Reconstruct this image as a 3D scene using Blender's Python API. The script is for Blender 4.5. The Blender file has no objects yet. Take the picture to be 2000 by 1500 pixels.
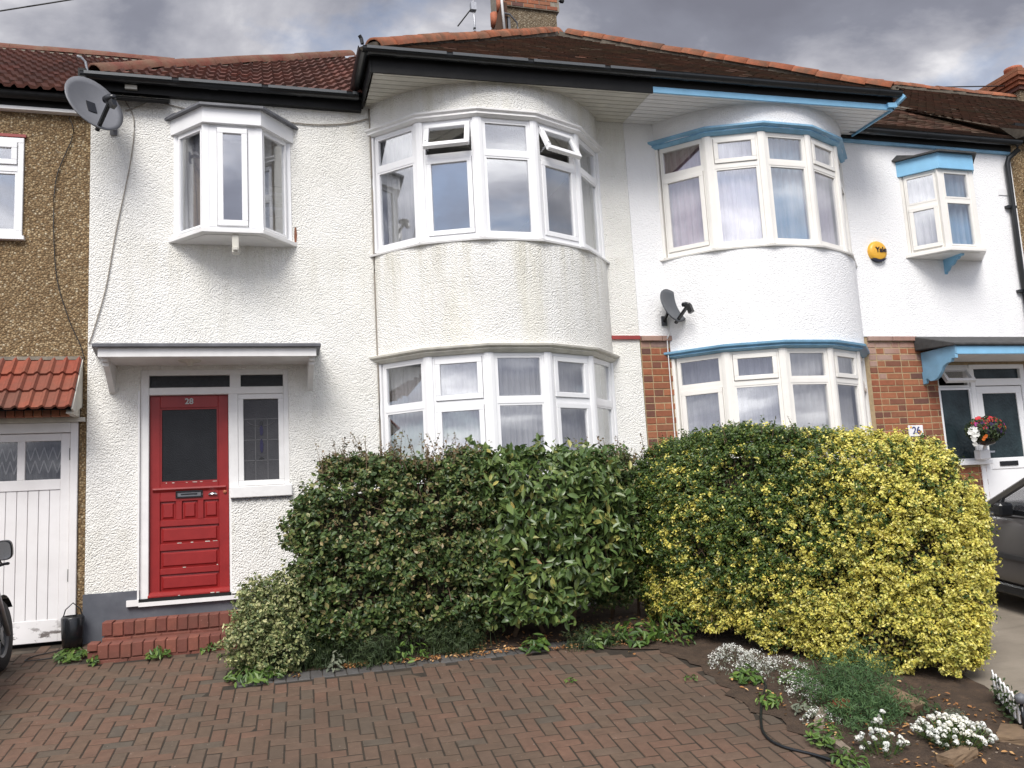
import bpy, bmesh, math, random
import numpy as np
from mathutils import Vector, Matrix, Euler

random.seed(7)
rng = np.random.default_rng(11)
S = bpy.context.scene
COL = S.collection
rad = math.radians

# ------------------------------------------------------------------ camera
CAM = Vector((1.1136, -9.4103, 0.7803))
YAW, PITCH, ROLL = rad(16.7152), rad(7.7843), rad(-3.1831)
fw = Vector((math.sin(YAW) * math.cos(PITCH), math.cos(YAW) * math.cos(PITCH), math.sin(PITCH)))
rt = Vector((math.cos(YAW), -math.sin(YAW), 0)); up = rt.cross(fw)
rt2 = math.cos(ROLL) * rt + math.sin(ROLL) * up
up2 = -math.sin(ROLL) * rt + math.cos(ROLL) * up
cd = bpy.data.cameras.new('camera'); cam = bpy.data.objects.new('camera', cd); COL.objects.link(cam)
mw = Matrix((rt2, up2, -fw)).transposed().to_4x4(); mw.translation = CAM
cam.matrix_world = mw
cd.sensor_width = 36; cd.lens = 36 * 1650 / 2000; cd.clip_end = 2000; cd.clip_start = 0.05
S.camera = cam

# ------------------------------------------------------------------ sky, sun, exposure
SUN_AZ, SUN_EL = rad(205), rad(50)
S.view_settings.view_transform = 'Standard'; S.view_settings.look = 'None'
S.view_settings.exposure = 1.28; S.view_settings.gamma = 1.0; S.view_settings.use_curve_mapping = False
wd = bpy.data.worlds.new('World'); S.world = wd; wd.use_nodes = True
nt = wd.node_tree; N = nt.nodes; N.clear()
def wn(t, **k):
    n = N.new(t)
    for a, b in k.items(): setattr(n, a, b)
    return n
L = nt.links.new
out = wn('ShaderNodeOutputWorld'); bg = wn('ShaderNodeBackground'); L(bg.outputs[0], out.inputs[0])
sky = wn('ShaderNodeTexSky', sky_type='NISHITA', sun_disc=False, sun_elevation=SUN_EL, sun_rotation=SUN_AZ, altitude=50, air_density=1.0, dust_density=1.0, ozone_density=1.2)
skys = wn('ShaderNodeVectorMath', operation='SCALE'); skys.inputs['Scale'].default_value = 0.07; L(sky.outputs[0], skys.inputs[0])
tc = wn('ShaderNodeTexCoord'); sp = wn('ShaderNodeSeparateXYZ'); L(tc.outputs['Generated'], sp.inputs[0])
def wmath(op, a, b=None):
    m = wn('ShaderNodeMath', operation=op)
    for i, v in enumerate((a, b)):
        if v is None: continue
        if isinstance(v, (int, float)): m.inputs[i].default_value = v
        else: L(v, m.inputs[i])
    return m.outputs[0]
den = wmath('ADD', wmath('MAXIMUM', sp.outputs['Z'], 0.0), 0.28)
cb = wn('ShaderNodeCombineXYZ'); L(wmath('DIVIDE', sp.outputs['X'], den), cb.inputs[0]); L(wmath('DIVIDE', sp.outputs['Y'], den), cb.inputs[1]); cb.inputs[2].default_value = 3.5166
n1 = wn('ShaderNodeTexNoise'); n1.inputs['Scale'].default_value = 1.15; n1.inputs['Detail'].default_value = 9; n1.inputs['Roughness'].default_value = 0.56; n1.inputs['Distortion'].default_value = 0.35; L(cb.outputs[0], n1.inputs['Vector'])
n2 = wn('ShaderNodeTexNoise'); n2.inputs['Scale'].default_value = 2.3; n2.inputs['Detail'].default_value = 9; n2.inputs['Roughness'].default_value = 0.55; n2.inputs['Distortion'].default_value = 0.25
off = wn('ShaderNodeVectorMath', operation='ADD'); off.inputs[1].default_value = (11.0073, 12.0059, 9.1); L(cb.outputs[0], off.inputs[0]); L(off.outputs[0], n2.inputs['Vector'])
rp = wn('ShaderNodeValToRGB'); L(n1.outputs['Fac'], rp.inputs[0])   # cloud cover
rp.color_ramp.elements[0].position = 0.37; rp.color_ramp.elements[0].color = (0, 0, 0, 1); rp.color_ramp.elements[1].position = 0.465; rp.color_ramp.elements[1].color = (1, 1, 1, 1)
rc = wn('ShaderNodeValToRGB'); L(n2.outputs['Fac'], rc.inputs[0])   # cloud tone
e = rc.color_ramp.elements; e[0].position = 0.32; e[0].color = (0.088, 0.090, 0.110, 1); e[1].position = 0.72; e[1].color = (0.54, 0.53, 0.53, 1)
m_ = e.new(0.45); m_.color = (0.112, 0.116, 0.140, 1); m_ = e.new(0.56); m_.color = (0.225, 0.225, 0.245, 1)
SV = (math.sin(SUN_AZ) * math.cos(SUN_EL), math.cos(SUN_AZ) * math.cos(SUN_EL), math.sin(SUN_EL))
dt = wn('ShaderNodeVectorMath', operation='DOT_PRODUCT'); L(tc.outputs['Generated'], dt.inputs[0]); dt.inputs[1].default_value = SV
glow = wmath('ADD', wmath('MULTIPLY', wmath('POWER', wmath('MAXIMUM', dt.outputs['Value'], 0.0), 2.0), 2.3), 1.0)
cs = wn('ShaderNodeVectorMath', operation='SCALE'); L(rc.outputs[0], cs.inputs[0]); L(glow, cs.inputs['Scale'])
mx = wn('ShaderNodeMix', data_type='RGBA'); L(rp.outputs[0], mx.inputs['Factor']); L(skys.outputs[0], mx.inputs['A']); L(cs.outputs[0], mx.inputs['B'])
L(mx.outputs['Result'], bg.inputs['Color']); bg.inputs['Strength'].default_value = 1.0

sd = bpy.data.lights.new('sun', 'SUN'); sd.energy = 1.5; sd.angle = rad(30); sd.color = (1.0, 0.955, 0.89)
so = bpy.data.objects.new('sun', sd); COL.objects.link(so)
sv = Vector((math.sin(SUN_AZ) * math.cos(SUN_EL), math.cos(SUN_AZ) * math.cos(SUN_EL), math.sin(SUN_EL)))
so.rotation_euler = (-sv).to_track_quat('-Z', 'Y').to_euler(); so.location = (0, -20, 30)

# ------------------------------------------------------------------ materials
MATS = {}
class NT:
    def __init__(s, name):
        s.m = bpy.data.materials.new(name); s.m.use_nodes = True; s.t = s.m.node_tree; s.n = s.t.nodes
        s.b = s.n['Principled BSDF']; s.o = s.n['Material Output']; MATS[name] = s.m
    def new(s, t, **k):
        n = s.n.new(t)
        for a, b in k.items(): setattr(n, a, b)
        return n
    def link(s, a, b): s.t.links.new(a, b)
    def coord(s, kind='Object'):
        return s.new('ShaderNodeTexCoord').outputs[kind]
    def noise(s, scale, detail=4, rough=.5, vec=None, dist=0.):
        n = s.new('ShaderNodeTexNoise'); n.inputs['Scale'].default_value = scale; n.inputs['Detail'].default_value = detail
        n.inputs['Roughness'].default_value = rough; n.inputs['Distortion'].default_value = dist
        s.link(vec if vec is not None else s.coord(), n.inputs['Vector']); return n.outputs['Fac']
    def vor(s, scale, vec=None, feat='F1'):
        n = s.new('ShaderNodeTexVoronoi', feature=feat); n.inputs['Scale'].default_value = scale
        s.link(vec if vec is not None else s.coord(), n.inputs['Vector']); return n
    def ramp(s, fac, stops, interp='LINEAR'):
        r = s.new('ShaderNodeValToRGB'); r.color_ramp.interpolation = interp; e = r.color_ramp.elements
        while len(e) < len(stops): e.new(.5)
        for x, (p, c) in zip(e, stops):
            x.position = p; x.color = (*c, 1) if len(c) == 3 else c
        s.link(fac, r.inputs[0]); return r.outputs[0]
    def mix(s, fac, a, b, blend='MIX'):
        m = s.new('ShaderNodeMix', data_type='RGBA', blend_type=blend)
        for v, i in ((fac, 'Factor'), (a, 'A'), (b, 'B')):
            if isinstance(v, (int, float)): m.inputs[i].default_value = v
            elif isinstance(v, tuple): m.inputs[i].default_value = (*v, 1)
            else: s.link(v, m.inputs[i])
        return m.outputs['Result']
    def math(s, op, a, b=None, clamp=False):
        m = s.new('ShaderNodeMath', operation=op, use_clamp=clamp)
        for i, v in enumerate((a, b)):
            if v is None: continue
            if isinstance(v, (int, float)): m.inputs[i].default_value = v
            else: s.link(v, m.inputs[i])
        return m.outputs[0]
    def mapping(s, vec, scale=(1, 1, 1), loc=(0, 0, 0)):
        m = s.new('ShaderNodeMapping'); m.inputs['Scale'].default_value = scale; m.inputs['Location'].default_value = loc
        s.link(vec, m.inputs['Vector']); return m.outputs[0]
    def col(s, c):
        if isinstance(c, tuple): s.b.inputs['Base Color'].default_value = (*c, 1)
        else: s.link(c, s.b.inputs['Base Color'])
    def rough(s, r):
        if isinstance(r, (int, float)): s.b.inputs['Roughness'].default_value = r
        else: s.link(r, s.b.inputs['Roughness'])
    def bump(s, h, strength=.5, dist=.01):
        b = s.new('ShaderNodeBump'); b.inputs['Strength'].default_value = strength; b.inputs['Distance'].default_value = dist
        s.link(h, b.inputs['Height']); s.link(b.outputs[0], s.b.inputs['Normal'])

def simple(name, c, rough=.5, var=.06, bump=0., scale=8., spec=None, metal=0.):
    k = NT(name); f = k.noise(scale, 5, .6)
    d = tuple(max(0, v * (1 - var * 2.2)) for v in c); l = tuple(min(1, v * (1 + var)) for v in c)
    k.col(k.ramp(f, [(.3, d), (.7, l)])); k.rough(rough); k.b.inputs['Metallic'].default_value = metal
    if spec is not None: k.b.inputs['Specular IOR Level'].default_value = spec
    if bump: k.bump(k.noise(scale * 12, 4, .6), bump, .004)
    return k.m

def roughcast(name, base, dirt, stain=None, lump=42., amp=.014, dirt_amt=.5, speck=True, runs=()):
    k = NT(name); P = k.coord()
    a = k.noise(lump * 1.1, 2, .5, P); vn = k.vor(lump * .95, P); vn.inputs['Randomness'].default_value = 1.; v = vn.outputs['Distance']
    h = k.math('ADD', k.math('MULTIPLY', a, .75), k.math('MULTIPLY', v, -.85))
    h = k.math('ADD', h, k.math('MULTIPLY', k.noise(lump * .3, 3, .6, P), .45))
    h = k.math('MULTIPLY', h, k.math('ADD', k.math('MULTIPLY', k.noise(2.3, 4, .6, P), 1.5), .25))
    k.bump(h, .9, amp)
    big = k.noise(.9, 6, .62, P)
    streak = k.noise(1.0, 6, .65, k.mapping(P, (3.2, 3.2, .5)))
    f = k.math('MULTIPLY', k.ramp(big, [(.42, (0, 0, 0)), (.72, (1, 1, 1))]), dirt_amt)
    c = k.mix(f, base, dirt)
    c = k.mix(k.math('MULTIPLY', k.ramp(streak, [(.55, (0, 0, 0)), (.78, (1, 1, 1))]), dirt_amt * .8), c, tuple(v * .82 for v in dirt))
    if stain:
        w = k.noise(1.0, 5, .6, k.mapping(P, (2.4, 2.4, .35), (3.1, 0, 0)))
        c = k.mix(k.math('MULTIPLY', k.ramp(w, [(.52, (0, 0, 0)), (.78, (1, 1, 1))]), .7), c, stain)
    sz = k.new('ShaderNodeSeparateXYZ'); k.link(P, sz.inputs[0])
    for z_hi, z_lo, amt in runs:      # water runs: start at a ledge and fade downwards, broken into streaks
        g = k.new('ShaderNodeMapRange'); k.link(sz.outputs[2], g.inputs[0]); g.inputs[1].default_value = z_lo; g.inputs[2].default_value = z_hi; g.inputs[3].default_value = 0.; g.inputs[4].default_value = 1.
        below = k.math('LESS_THAN', sz.outputs[2], z_hi)
        w = k.ramp(k.noise(1., 6, .7, k.mapping(P, (7., 7., .55), (z_hi, 2, 0))), [(.46, (0, 0, 0)), (.70, (1, 1, 1))])
        c = k.mix(k.math('MULTIPLY', k.math('MULTIPLY', k.math('MULTIPLY', g.outputs[0], below), w), amt), c, (.47, .44, .32))
    if speck:   # small dark specks, clustered in patches
        g = k.noise(lump * 1.3, 3, .6, P)
        pm = k.noise(1.7, 4, .6, k.mapping(P, (1, 1, 1), (8, 3, 1)))
        ff = k.math('MULTIPLY', k.ramp(g, [(.26, (1, 1, 1)), (.36, (0, 0, 0))]), k.ramp(pm, [(.47, (0, 0, 0)), (.62, (1, 1, 1))]))
        c = k.mix(k.math('MULTIPLY', ff, .75), c, (.16, .16, .14))
    k.col(c); k.rough(.9); k.b.inputs['Specular IOR Level'].default_value = .2
    return k.m
roughcast('render_cream', (.845, .838, .80), (.74, .725, .65), lump=68., amp=.0135, runs=((4.20, 3.3, .35), (5.9, 5.2, .35), (1.2, .5, .3)))
roughcast('render_bay', (.84, .835, .805), (.74, .72, .635), (.71, .68, .55), lump=68., amp=.0135, dirt_amt=.28, runs=((4.11, 2.9, .6), (6.0, 5.55, .5)))
roughcast('render_white', (.86, .862, .868), (.76, .765, .77), lump=55., amp=.007, dirt_amt=.35, speck=False)
def pebble(name, stops, scale=62.):
    k = NT(name); P = k.coord(); v = k.vor(scale, P)
    sepn = k.new('ShaderNodeSeparateColor'); k.link(v.outputs['Color'], sepn.inputs[0])
    c = k.ramp(sepn.outputs[0], stops)
    c = k.mix(k.ramp(k.noise(1.1, 5, .6, P), [(.4, (0, 0, 0)), (.75, (.45, .45, .45))]), c, (.12, .075, .03), 'MIX')
    c = k.mix(k.ramp(v.outputs['Distance'], [(.25, (0, 0, 0)), (.62, (.8, .8, .8))]), c, (.10, .065, .03))
    k.col(c); k.rough(.85); k.bump(k.math('MULTIPLY', v.outputs['Distance'], -1.), .9, .012); return k.m
pebble('pebbledash_brown', [(.0, (.16, .095, .04)), (.35, (.27, .17, .08)), (.7, (.41, .29, .15)), (.93, (.54, .42, .25)), (1., (.66, .58, .42))], 50.)
pebble('pebbledash_grey', [(.0, (.10, .08, .055)), (.4, (.20, .16, .11)), (.8, (.30, .25, .17)), (1., (.48, .43, .33))], 55.)
simple('upvc', (.84, .845, .855), .28, .02, scale=3.)
simple('upvc_cream', (.82, .80, .755), .32, .03, scale=3.)
simple('white_paint', (.80, .795, .785), .45, .04, .15, 5.)
simple('trim_cream', (.66, .64, .57), .5, .1, .2, 6.)
simple('soffit_dirty', (.62, .60, .53), .5, .08, scale=2.5)
simple('soffit_clean', (.80, .80, .80), .45, .03, scale=2.5)
simple('black_plastic', (.012, .013, .015), .22, .1, scale=4.)
simple('gutter_black', (.014, .016, .018), .3, .1, scale=4.)
simple('gutter_sheen', (.075, .082, .088), .4, .08, scale=4.)  # grey that paints the sky's reflection on the black gutter
simple('hip_mortar', (.13, .11, .085), .9, .2, .5, 14.)
simple('black_paint', (.014, .014, .014), .5, .15, .2, 6., spec=.22)
simple('blue_paint', (.235, .50, .73), .4, .05, .1, 5.)
simple('blue_paint_worn', (.22, .44, .63), .45, .1, .15, 5.)
simple('lead_grey', (.15, .155, .17), .55, .15, .25, 5.)
simple('felt_dark', (.055, .055, .055), .8, .2, .5, 10.)
simple('red_band', (.30, .045, .04), .5, .08, .2)
simple('interior', (.30, .28, .25), .8, .05)
simple('carpet', (.12, .09, .07), .9, .1)
simple('dish_grey', (.17, .175, .19), .42, .06, scale=5.)
simple('dish_dark', (.075, .082, .092), .42, .06, scale=5.)
simple('metal', (.42, .43, .45), .38, .08, scale=20., metal=.8)
simple('chrome', (.75, .76, .78), .15, .03, metal=1.)
simple('tyre', (.012, .012, .013), .75, .1, .2, 30.)
simple('rim_grey', (.13, .135, .14), .4, .05, metal=.5)
simple('mortar', (.40, .30, .175), .9, .1, .5, 20.)
simple('mortar_grey', (.25, .22, .175), .9, .15, .5, 14.)
simple('yellow_plastic', (.80, .43, .045), .35, .03)
simple('navy', (.01, .012, .03), .4, .05)
simple('ceramic_white', (.80, .80, .82), .15, .02)
simple('ink_blue', (.04, .05, .16), .4, .02)
simple('number_grey', (.33, .33, .31), .35, .05, metal=.6)
simple('leaf_litter', (.42, .22, .08), .8, .3, scale=30.)
simple('twig', (.13, .085, .05), .8, .15, .3, 30.)
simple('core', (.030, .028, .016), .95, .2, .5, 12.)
simple('cable_grey', (.28, .25, .21), .6, .06)
simple('cable_black', (.02, .02, .02), .5, .06)
simple('hose', (.012, .014, .017), .35, .06)
simple('flower_white', (.82, .83, .80), .7, .04)
simple('flower_red', (.50, .02, .03), .6, .1)
simple('flower_magenta', (.36, .02, .20), .6, .1)
simple('flower_purple', (.035, .015, .07), .6, .1)
simple('flower_orange', (.72, .17, .02), .6, .1)
simple('stone', (.24, .19, .145), .85, .15, .6, 12.)
simple('terracotta', (.38, .12, .06), .8, .12, .3, 14.)
simple('lace', (.26, .26, .255), .9, .05)
simple('lead_came', (.11, .11, .115), .5, .05)
simple('glass_violet', (.012, .010, .05), .15, .02)
simple('glass_black', (.010, .010, .011), .12, .02)
simple('car_interior', (.03, .03, .032), .7, .1)
simple('flower_pot', (.62, .60, .56), .5, .1)

def door_red():
    k = NT('door_red'); P = k.coord()
    c = k.ramp(k.noise(6, 5, .6, P), [(.3, (.225, .009, .009)), (.7, (.285, .015, .014))])
    k.col(c); k.rough(.42); k.bump(k.noise(30, 4, .6, k.mapping(P, (6, 6, .6))), .12, .003)
door_red()
def plinth():
    k = NT('plinth_grey'); P = k.coord()
    c = k.ramp(k.noise(3, 6, .65, P), [(.3, (.070, .076, .092)), (.6, (.105, .112, .130)), (.8, (.17, .175, .19))])
    k.col(c); k.rough(.75); k.bump(k.noise(25, 4, .6, P), .3, .004)
plinth()

def pieces(name, stops, source, rough=.85, grime=(.055, .05, .04), gamt=.45, bumps=.45, bscale=60., gscale=1.6, world=True, light=None, mscale=14.):
    """colour per piece: from the object's random number or from the mesh island's"""
    k = NT(name)
    if source == 'object': rv = k.new('ShaderNodeObjectInfo').outputs['Random']
    else: rv = k.new('ShaderNodeNewGeometry').outputs['Random Per Island']
    c = k.ramp(rv, stops)
    pos = k.new('ShaderNodeNewGeometry').outputs['Position']
    f = k.noise(mscale, 5, .65, pos)
    c = k.mix(.55, c, k.mix(1., c, k.ramp(f, [(.25, (.55, .55, .55)), (.75, (1.25, 1.25, 1.25))]), 'MULTIPLY'))
    g = k.ramp(k.noise(gscale, 6, .6, pos), [(.36, (0, 0, 0)), (.62, (gamt, gamt, gamt))])
    c = k.mix(g, c, grime)
    if light:   # lime and droppings
        c = k.mix(k.ramp(k.noise(38, 3, .6, pos), [(.70, (0, 0, 0)), (.76, (.7, .7, .7))]), c, light)
    k.col(c); k.rough(rough); k.b.inputs['Specular IOR Level'].default_value = .3
    k.bump(k.noise(bscale, 4, .65, pos), bumps, .006)
    return k.m
PAV = [(0., (.158, .090, .062)), (.25, (.142, .086, .060)), (.45, (.130, .084, .058)), (.6, (.126, .088, .062)), (.74, (.150, .096, .068)), (.87, (.114, .085, .062)), (.96, (.098, .083, .065)), (1., (.172, .095, .064))]
pieces('paver', PAV, 'object', grime=(.078, .058, .042), gamt=.6, gscale=.8, light=(.36, .31, .26))
pieces('paver_bulk', PAV, 'island', grime=(.078, .058, .042), gamt=.6, gscale=.8, light=(.36, .31, .26))
pieces('paver_grey', [(0, (.085, .085, .085)), (.5, (.11, .105, .10)), (1, (.075, .07, .07))], 'object', light=(.3, .28, .25))
pieces('step_brick', [(0, (.215, .075, .055)), (.5, (.175, .062, .047)), (1, (.26, .092, .063))], 'object', gamt=.55, grime=(.13, .062, .045), gscale=4., light=(.40, .22, .17))
BR = [(0, (.24, .080, .046)), (.2, (.30, .105, .056)), (.4, (.35, .135, .07)), (.55, (.29, .12, .064)), (.72, (.18, .072, .05)), (.85, (.12, .058, .05)), (1, (.34, .12, .055))]
pieces('brick', BR, 'object', gamt=.12, grime=(.30, .17, .09), bumps=.3)
pieces('brick_stained', [(0, (.30, .16, .12)), (.4, (.36, .20, .15)), (.7, (.22, .13, .11)), (1, (.40, .24, .19))], 'object', gamt=.5, grime=(.42, .33, .28))
pieces('roof_tile', [(0, (.165, .062, .046)), (.3, (.13, .052, .040)), (.6, (.11, .048, .038)), (.85, (.19, .074, .052)), (1, (.09, .045, .037))], 'object', gamt=.5, grime=(.07, .045, .036))
pieces('porch_tile', [(0, (.30, .060, .035)), (.35, (.36, .085, .045)), (.6, (.25, .055, .035)), (.85, (.20, .065, .045)), (1, (.40, .10, .05))], 'object', gamt=.55, grime=(.12, .075, .055), mscale=22.)
pieces('ridge_orange', [(0, (.36, .115, .055)), (.4, (.30, .095, .048)), (.75, (.40, .14, .07)), (1, (.24, .085, .05))], 'object', gamt=.7, grime=(.10, .075, .05), gscale=5.)
pieces('ridge_old', [(0, (.15, .05, .036)), (.5, (.19, .065, .045)), (1, (.12, .046, .036))], 'object', gamt=.6, grime=(.17, .12, .08), gscale=6.)
def plain_roof():
    k = NT('plain_tile'); rv = k.new('ShaderNodeNewGeometry').outputs['Random Per Island']
    c = k.ramp(rv, [(0, (.082, .044, .031)), (.4, (.115, .060, .042)), (.7, (.072, .047, .036)), (.9, (.15, .075, .05)), (1, (.062, .050, .040))])
    pos = k.new('ShaderNodeNewGeometry').outputs['Position']
    c = k.mix(k.ramp(k.noise(2.2, 6, .65, pos), [(.45, (0, 0, 0)), (.75, (.7, .7, .7))]), c, (.075, .07, .045))
    k.col(c); k.rough(.92); k.b.inputs['Specular IOR Level'].default_value = .15; k.bump(k.noise(50, 4, .6, pos), .5, .006)
plain_roof()

def leafmat(name, stops, rough=.45, trans=.15, spec=.45):
    k = NT(name); rv = k.new('ShaderNodeNewGeometry').outputs['Random Per Island']
    c = k.ramp(rv, stops); pos = k.new('ShaderNodeNewGeometry').outputs['Position']
    c = k.mix(1., c, k.ramp(k.noise(4.5, 4, .6, pos), [(.28, (.74, .78, .72)), (.5, (1.05, 1.05, 1.05)), (.75, (1.35, 1.3, 1.2))]), 'MULTIPLY')
    k.col(c); k.rough(rough); k.b.inputs['Specular IOR Level'].default_value = spec
    tr = k.new('ShaderNodeBsdfTranslucent'); k.link(c, tr.inputs['Color'])
    ms = k.new('ShaderNodeMixShader'); ms.inputs[0].default_value = trans
    k.link(k.b.outputs[0], ms.inputs[1]); k.link(tr.outputs[0], ms.inputs[2]); k.link(ms.outputs[0], k.o.inputs['Surface'])
    return k.m
leafmat('leaf_hedge', [(0, (.034, .062, .020)), (.35, (.056, .098, .026)), (.6, (.085, .130, .036)), (.78, (.130, .170, .050)), (.9, (.19, .18, .065)), (.96, (.24, .18, .08)), (1, (.34, .34, .17))])
leafmat('leaf_brown', [(0, (.045, .055, .022)), (.3, (.10, .085, .035)), (.6, (.15, .10, .05)), (.85, (.20, .13, .065)), (1, (.09, .10, .03))])
leafmat('leaf_gold', [(0, (.42, .40, .07)), (.3, (.62, .54, .10)), (.55, (.72, .64, .17)), (.75, (.58, .56, .13)), (.9, (.36, .39, .07)), (1, (.80, .73, .30))], rough=.4)
leafmat('leaf_green', [(0, (.030, .062, .014)), (.4, (.052, .098, .020)), (.75, (.085, .135, .026)), (1, (.15, .185, .035))], rough=.4)
leafmat('leaf_variegated', [(0, (.075, .11, .04)), (.35, (.15, .19, .07)), (.65, (.27, .29, .12)), (.9, (.42, .42, .20)), (1, (.52, .50, .28))])
leafmat('leaf_fresh', [(0, (.040, .085, .018)), (.5, (.075, .14, .025)), (1, (.13, .20, .04))])
leafmat('leaf_feather', [(0, (.032, .075, .025)), (.5, (.052, .110, .036)), (1, (.085, .150, .050))], rough=.6)
leafmat('leaf_dark_grass', [(0, (.022, .042, .014)), (.5, (.038, .064, .020)), (1, (.060, .085, .030))], rough=.6)
leafmat('leaf_sage', [(0, (.11, .13, .09)), (.5, (.15, .17, .12)), (1, (.20, .21, .15))], rough=.7)
leafmat('petal', [(0, (.74, .75, .72)), (.5, (.82, .83, .80)), (1, (.86, .86, .80))], rough=.7, trans=.3)
leafmat('litter', [(0, (.20, .09, .035)), (.4, (.36, .17, .06)), (.75, (.50, .28, .11)), (1, (.60, .40, .20))], rough=.8, trans=.1)
def laurel_mat():
    k = NT('leaf_laurel'); rv = k.new('ShaderNodeObjectInfo').outputs['Random']
    c = k.ramp(rv, [(0, (.055, .100, .030)), (.4, (.095, .150, .042)), (.75, (.15, .205, .060)), (.93, (.24, .28, .09)), (.97, (.44, .36, .10)), (1, (.42, .24, .10))])
    k.col(c); k.rough(.32)
laurel_mat()
leafmat('leaf_laurel_bulk', [(0, (.050, .092, .028)), (.5, (.090, .145, .040)), (.9, (.15, .205, .060)), (1, (.38, .34, .10))], rough=.34)

def glass(name, tint=.9, base=.13):
    k = NT(name); k.n.remove(k.b)
    tr = k.new('ShaderNodeBsdfTransparent'); tr.inputs[0].default_value = (tint, tint, tint * 1.01, 1)
    gl = k.new('ShaderNodeBsdfGlossy'); gl.inputs['Roughness'].default_value = .004; gl.inputs['Color'].default_value = (.96, .98, 1, 1)
    bm = k.new('ShaderNodeBump'); bm.inputs['Strength'].default_value = .05; bm.inputs['Distance'].default_value = .02
    k.link(k.noise(1.6, 1, .4), bm.inputs['Height']); k.link(bm.outputs[0], gl.inputs['Normal'])
    lw = k.new('ShaderNodeLayerWeight'); lw.inputs[0].default_value = .5      # Schlick, the same from both sides of the pane
    f = k.math('ADD', k.math('MULTIPLY', k.math('POWER', lw.outputs['Facing'], 5.), 1. - base), base, True)
    ms = k.new('ShaderNodeMixShader'); k.link(f, ms.inputs[0]); k.link(tr.outputs[0], ms.inputs[1]); k.link(gl.outputs[0], ms.inputs[2])
    k.link(ms.outputs[0], k.o.inputs['Surface'])
glass('glass', .97, .26)
glass('glass_dim', .9, .05)
glass('glass_car', .6, .05)
def obscure(name, a, b, scale):
    k = NT(name); P = k.coord(); k.col(k.ramp(k.noise(2.2, 4, .6, P), [(.35, a), (.7, b)])); k.rough(.2); k.b.inputs['Specular IOR Level'].default_value = .28
    k.bump(k.vor(scale, P).outputs['Distance'], .35, .006)
obscure('glass_dark', (.012, .013, .015), (.022, .024, .027), 90)
obscure('glass_leaded', (.045, .045, .05), (.075, .075, .08), 70)
obscure('glass_pattern', (.012, .018, .022), (.035, .055, .062), 26)
def curtain_mat(name, a, b, scale=14.):
    k = NT(name); P = k.coord(); c = k.ramp(k.noise(scale, 3, .5, k.mapping(P, (1, 1, .05))), [(.3, a), (.7, b)])
    k.col(c); k.rough(.9)
    tr = k.new('ShaderNodeBsdfTranslucent'); k.link(c, tr.inputs['Color']); ms = k.new('ShaderNodeMixShader'); ms.inputs[0].default_value = .35
    k.link(k.b.outputs[0], ms.inputs[1]); k.link(tr.outputs[0], ms.inputs[2]); k.link(ms.outputs[0], k.o.inputs['Surface'])
curtain_mat('curtain_grey', (.60, .60, .57), (.80, .80, .77))
curtain_mat('curtain_net', (.74, .74, .74), (.88, .88, .87))
curtain_mat('blind_dark', (.09, .09, .09), (.15, .15, .15))
curtain_mat('curtain_pink', (.66, .44, .50), (.86, .72, .78))
curtain_mat('curtain_lilac', (.74, .68, .80), (.90, .87, .93))
curtain_mat('curtain_blue', (.36, .56, .72), (.66, .80, .90))
curtain_mat('curtain_slate', (.30, .31, .35), (.52, .53, .57))
def ground_mats():
    k = NT('concrete'); P = k.coord()
    c = k.ramp(k.noise(1.3, 7, .65, P), [(.3, (.16, .135, .105)), (.7, (.26, .225, .18))])
    c = k.mix(k.ramp(k.noise(1., 5, .6, k.mapping(P, (1.2, 9, 1))), [(.5, (0, 0, 0)), (.7, (.5, .5, .5))]), c, (.13, .11, .085))
    k.col(c); k.rough(.9); k.bump(k.noise(60, 5, .65, P), .4, .006)
    k = NT('soil'); P = k.coord()
    k.col(k.ramp(k.noise(9, 7, .7, P), [(.3, (.035, .022, .014)), (.6, (.075, .048, .03)), (.8, (.14, .085, .05))])); k.rough(.95); k.bump(k.noise(24, 6, .7, P), .9, .03)
    k = NT('asphalt'); P = k.coord()
    k.col(k.ramp(k.noise(3, 6, .6, P), [(.3, (.045, .045, .045)), (.7, (.07, .07, .068))])); k.rough(.9); k.bump(k.noise(120, 3, .6, P), .4, .005)
    k = NT('joint_sand'); P = k.coord()
    k.col(k.ramp(k.noise(7, 6, .6, P), [(.3, (.020, .015, .010)), (.7, (.042, .032, .021))])); k.rough(.95); k.bump(k.noise(90, 4, .6, P), .5, .006)
    k = NT('wood_cut'); P = k.coord()
    k.col(k.ramp(k.noise(1., 5, .6, k.mapping(P, (4, 4, 40))), [(.3, (.10, .065, .04)), (.6, (.22, .15, .09)), (.8, (.33, .24, .15))])); k.rough(.8); k.bump(k.noise(12, 5, .6, P), .4, .01)
    k = NT('car_paint'); k.col((.105, .100, .100)); k.rough(.26); k.b.inputs['Metallic'].default_value = .35; k.b.inputs['Coat Weight'].default_value = .6; k.b.inputs['Coat Roughness'].default_value = .08
    k = NT('garage_white'); P = k.coord()
    c = k.ramp(k.noise(2, 5, .6, P), [(.3, (.70, .68, .67)), (.7, (.80, .785, .78))])
    sz = k.new('ShaderNodeSeparateXYZ'); k.link(P, sz.inputs[0])
    low = k.ramp(sz.outputs[2], [(.10, (1, 1, 1)), (.24, (0, 0, 0))])       # paint flaked off the foot of the door
    pf = k.ramp(k.noise(6, 5, .65, k.mapping(P, (1, 1, 2))), [(.52, (0, 0, 0)), (.58, (1, 1, 1))])
    c = k.mix(k.math('MULTIPLY', low, pf), c, (.16, .14, .13)); k.col(c); k.rough(.5); k.bump(k.noise(20, 4, .6, k.mapping(P, (5, 5, .5))), .15, .003)
ground_mats()

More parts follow.
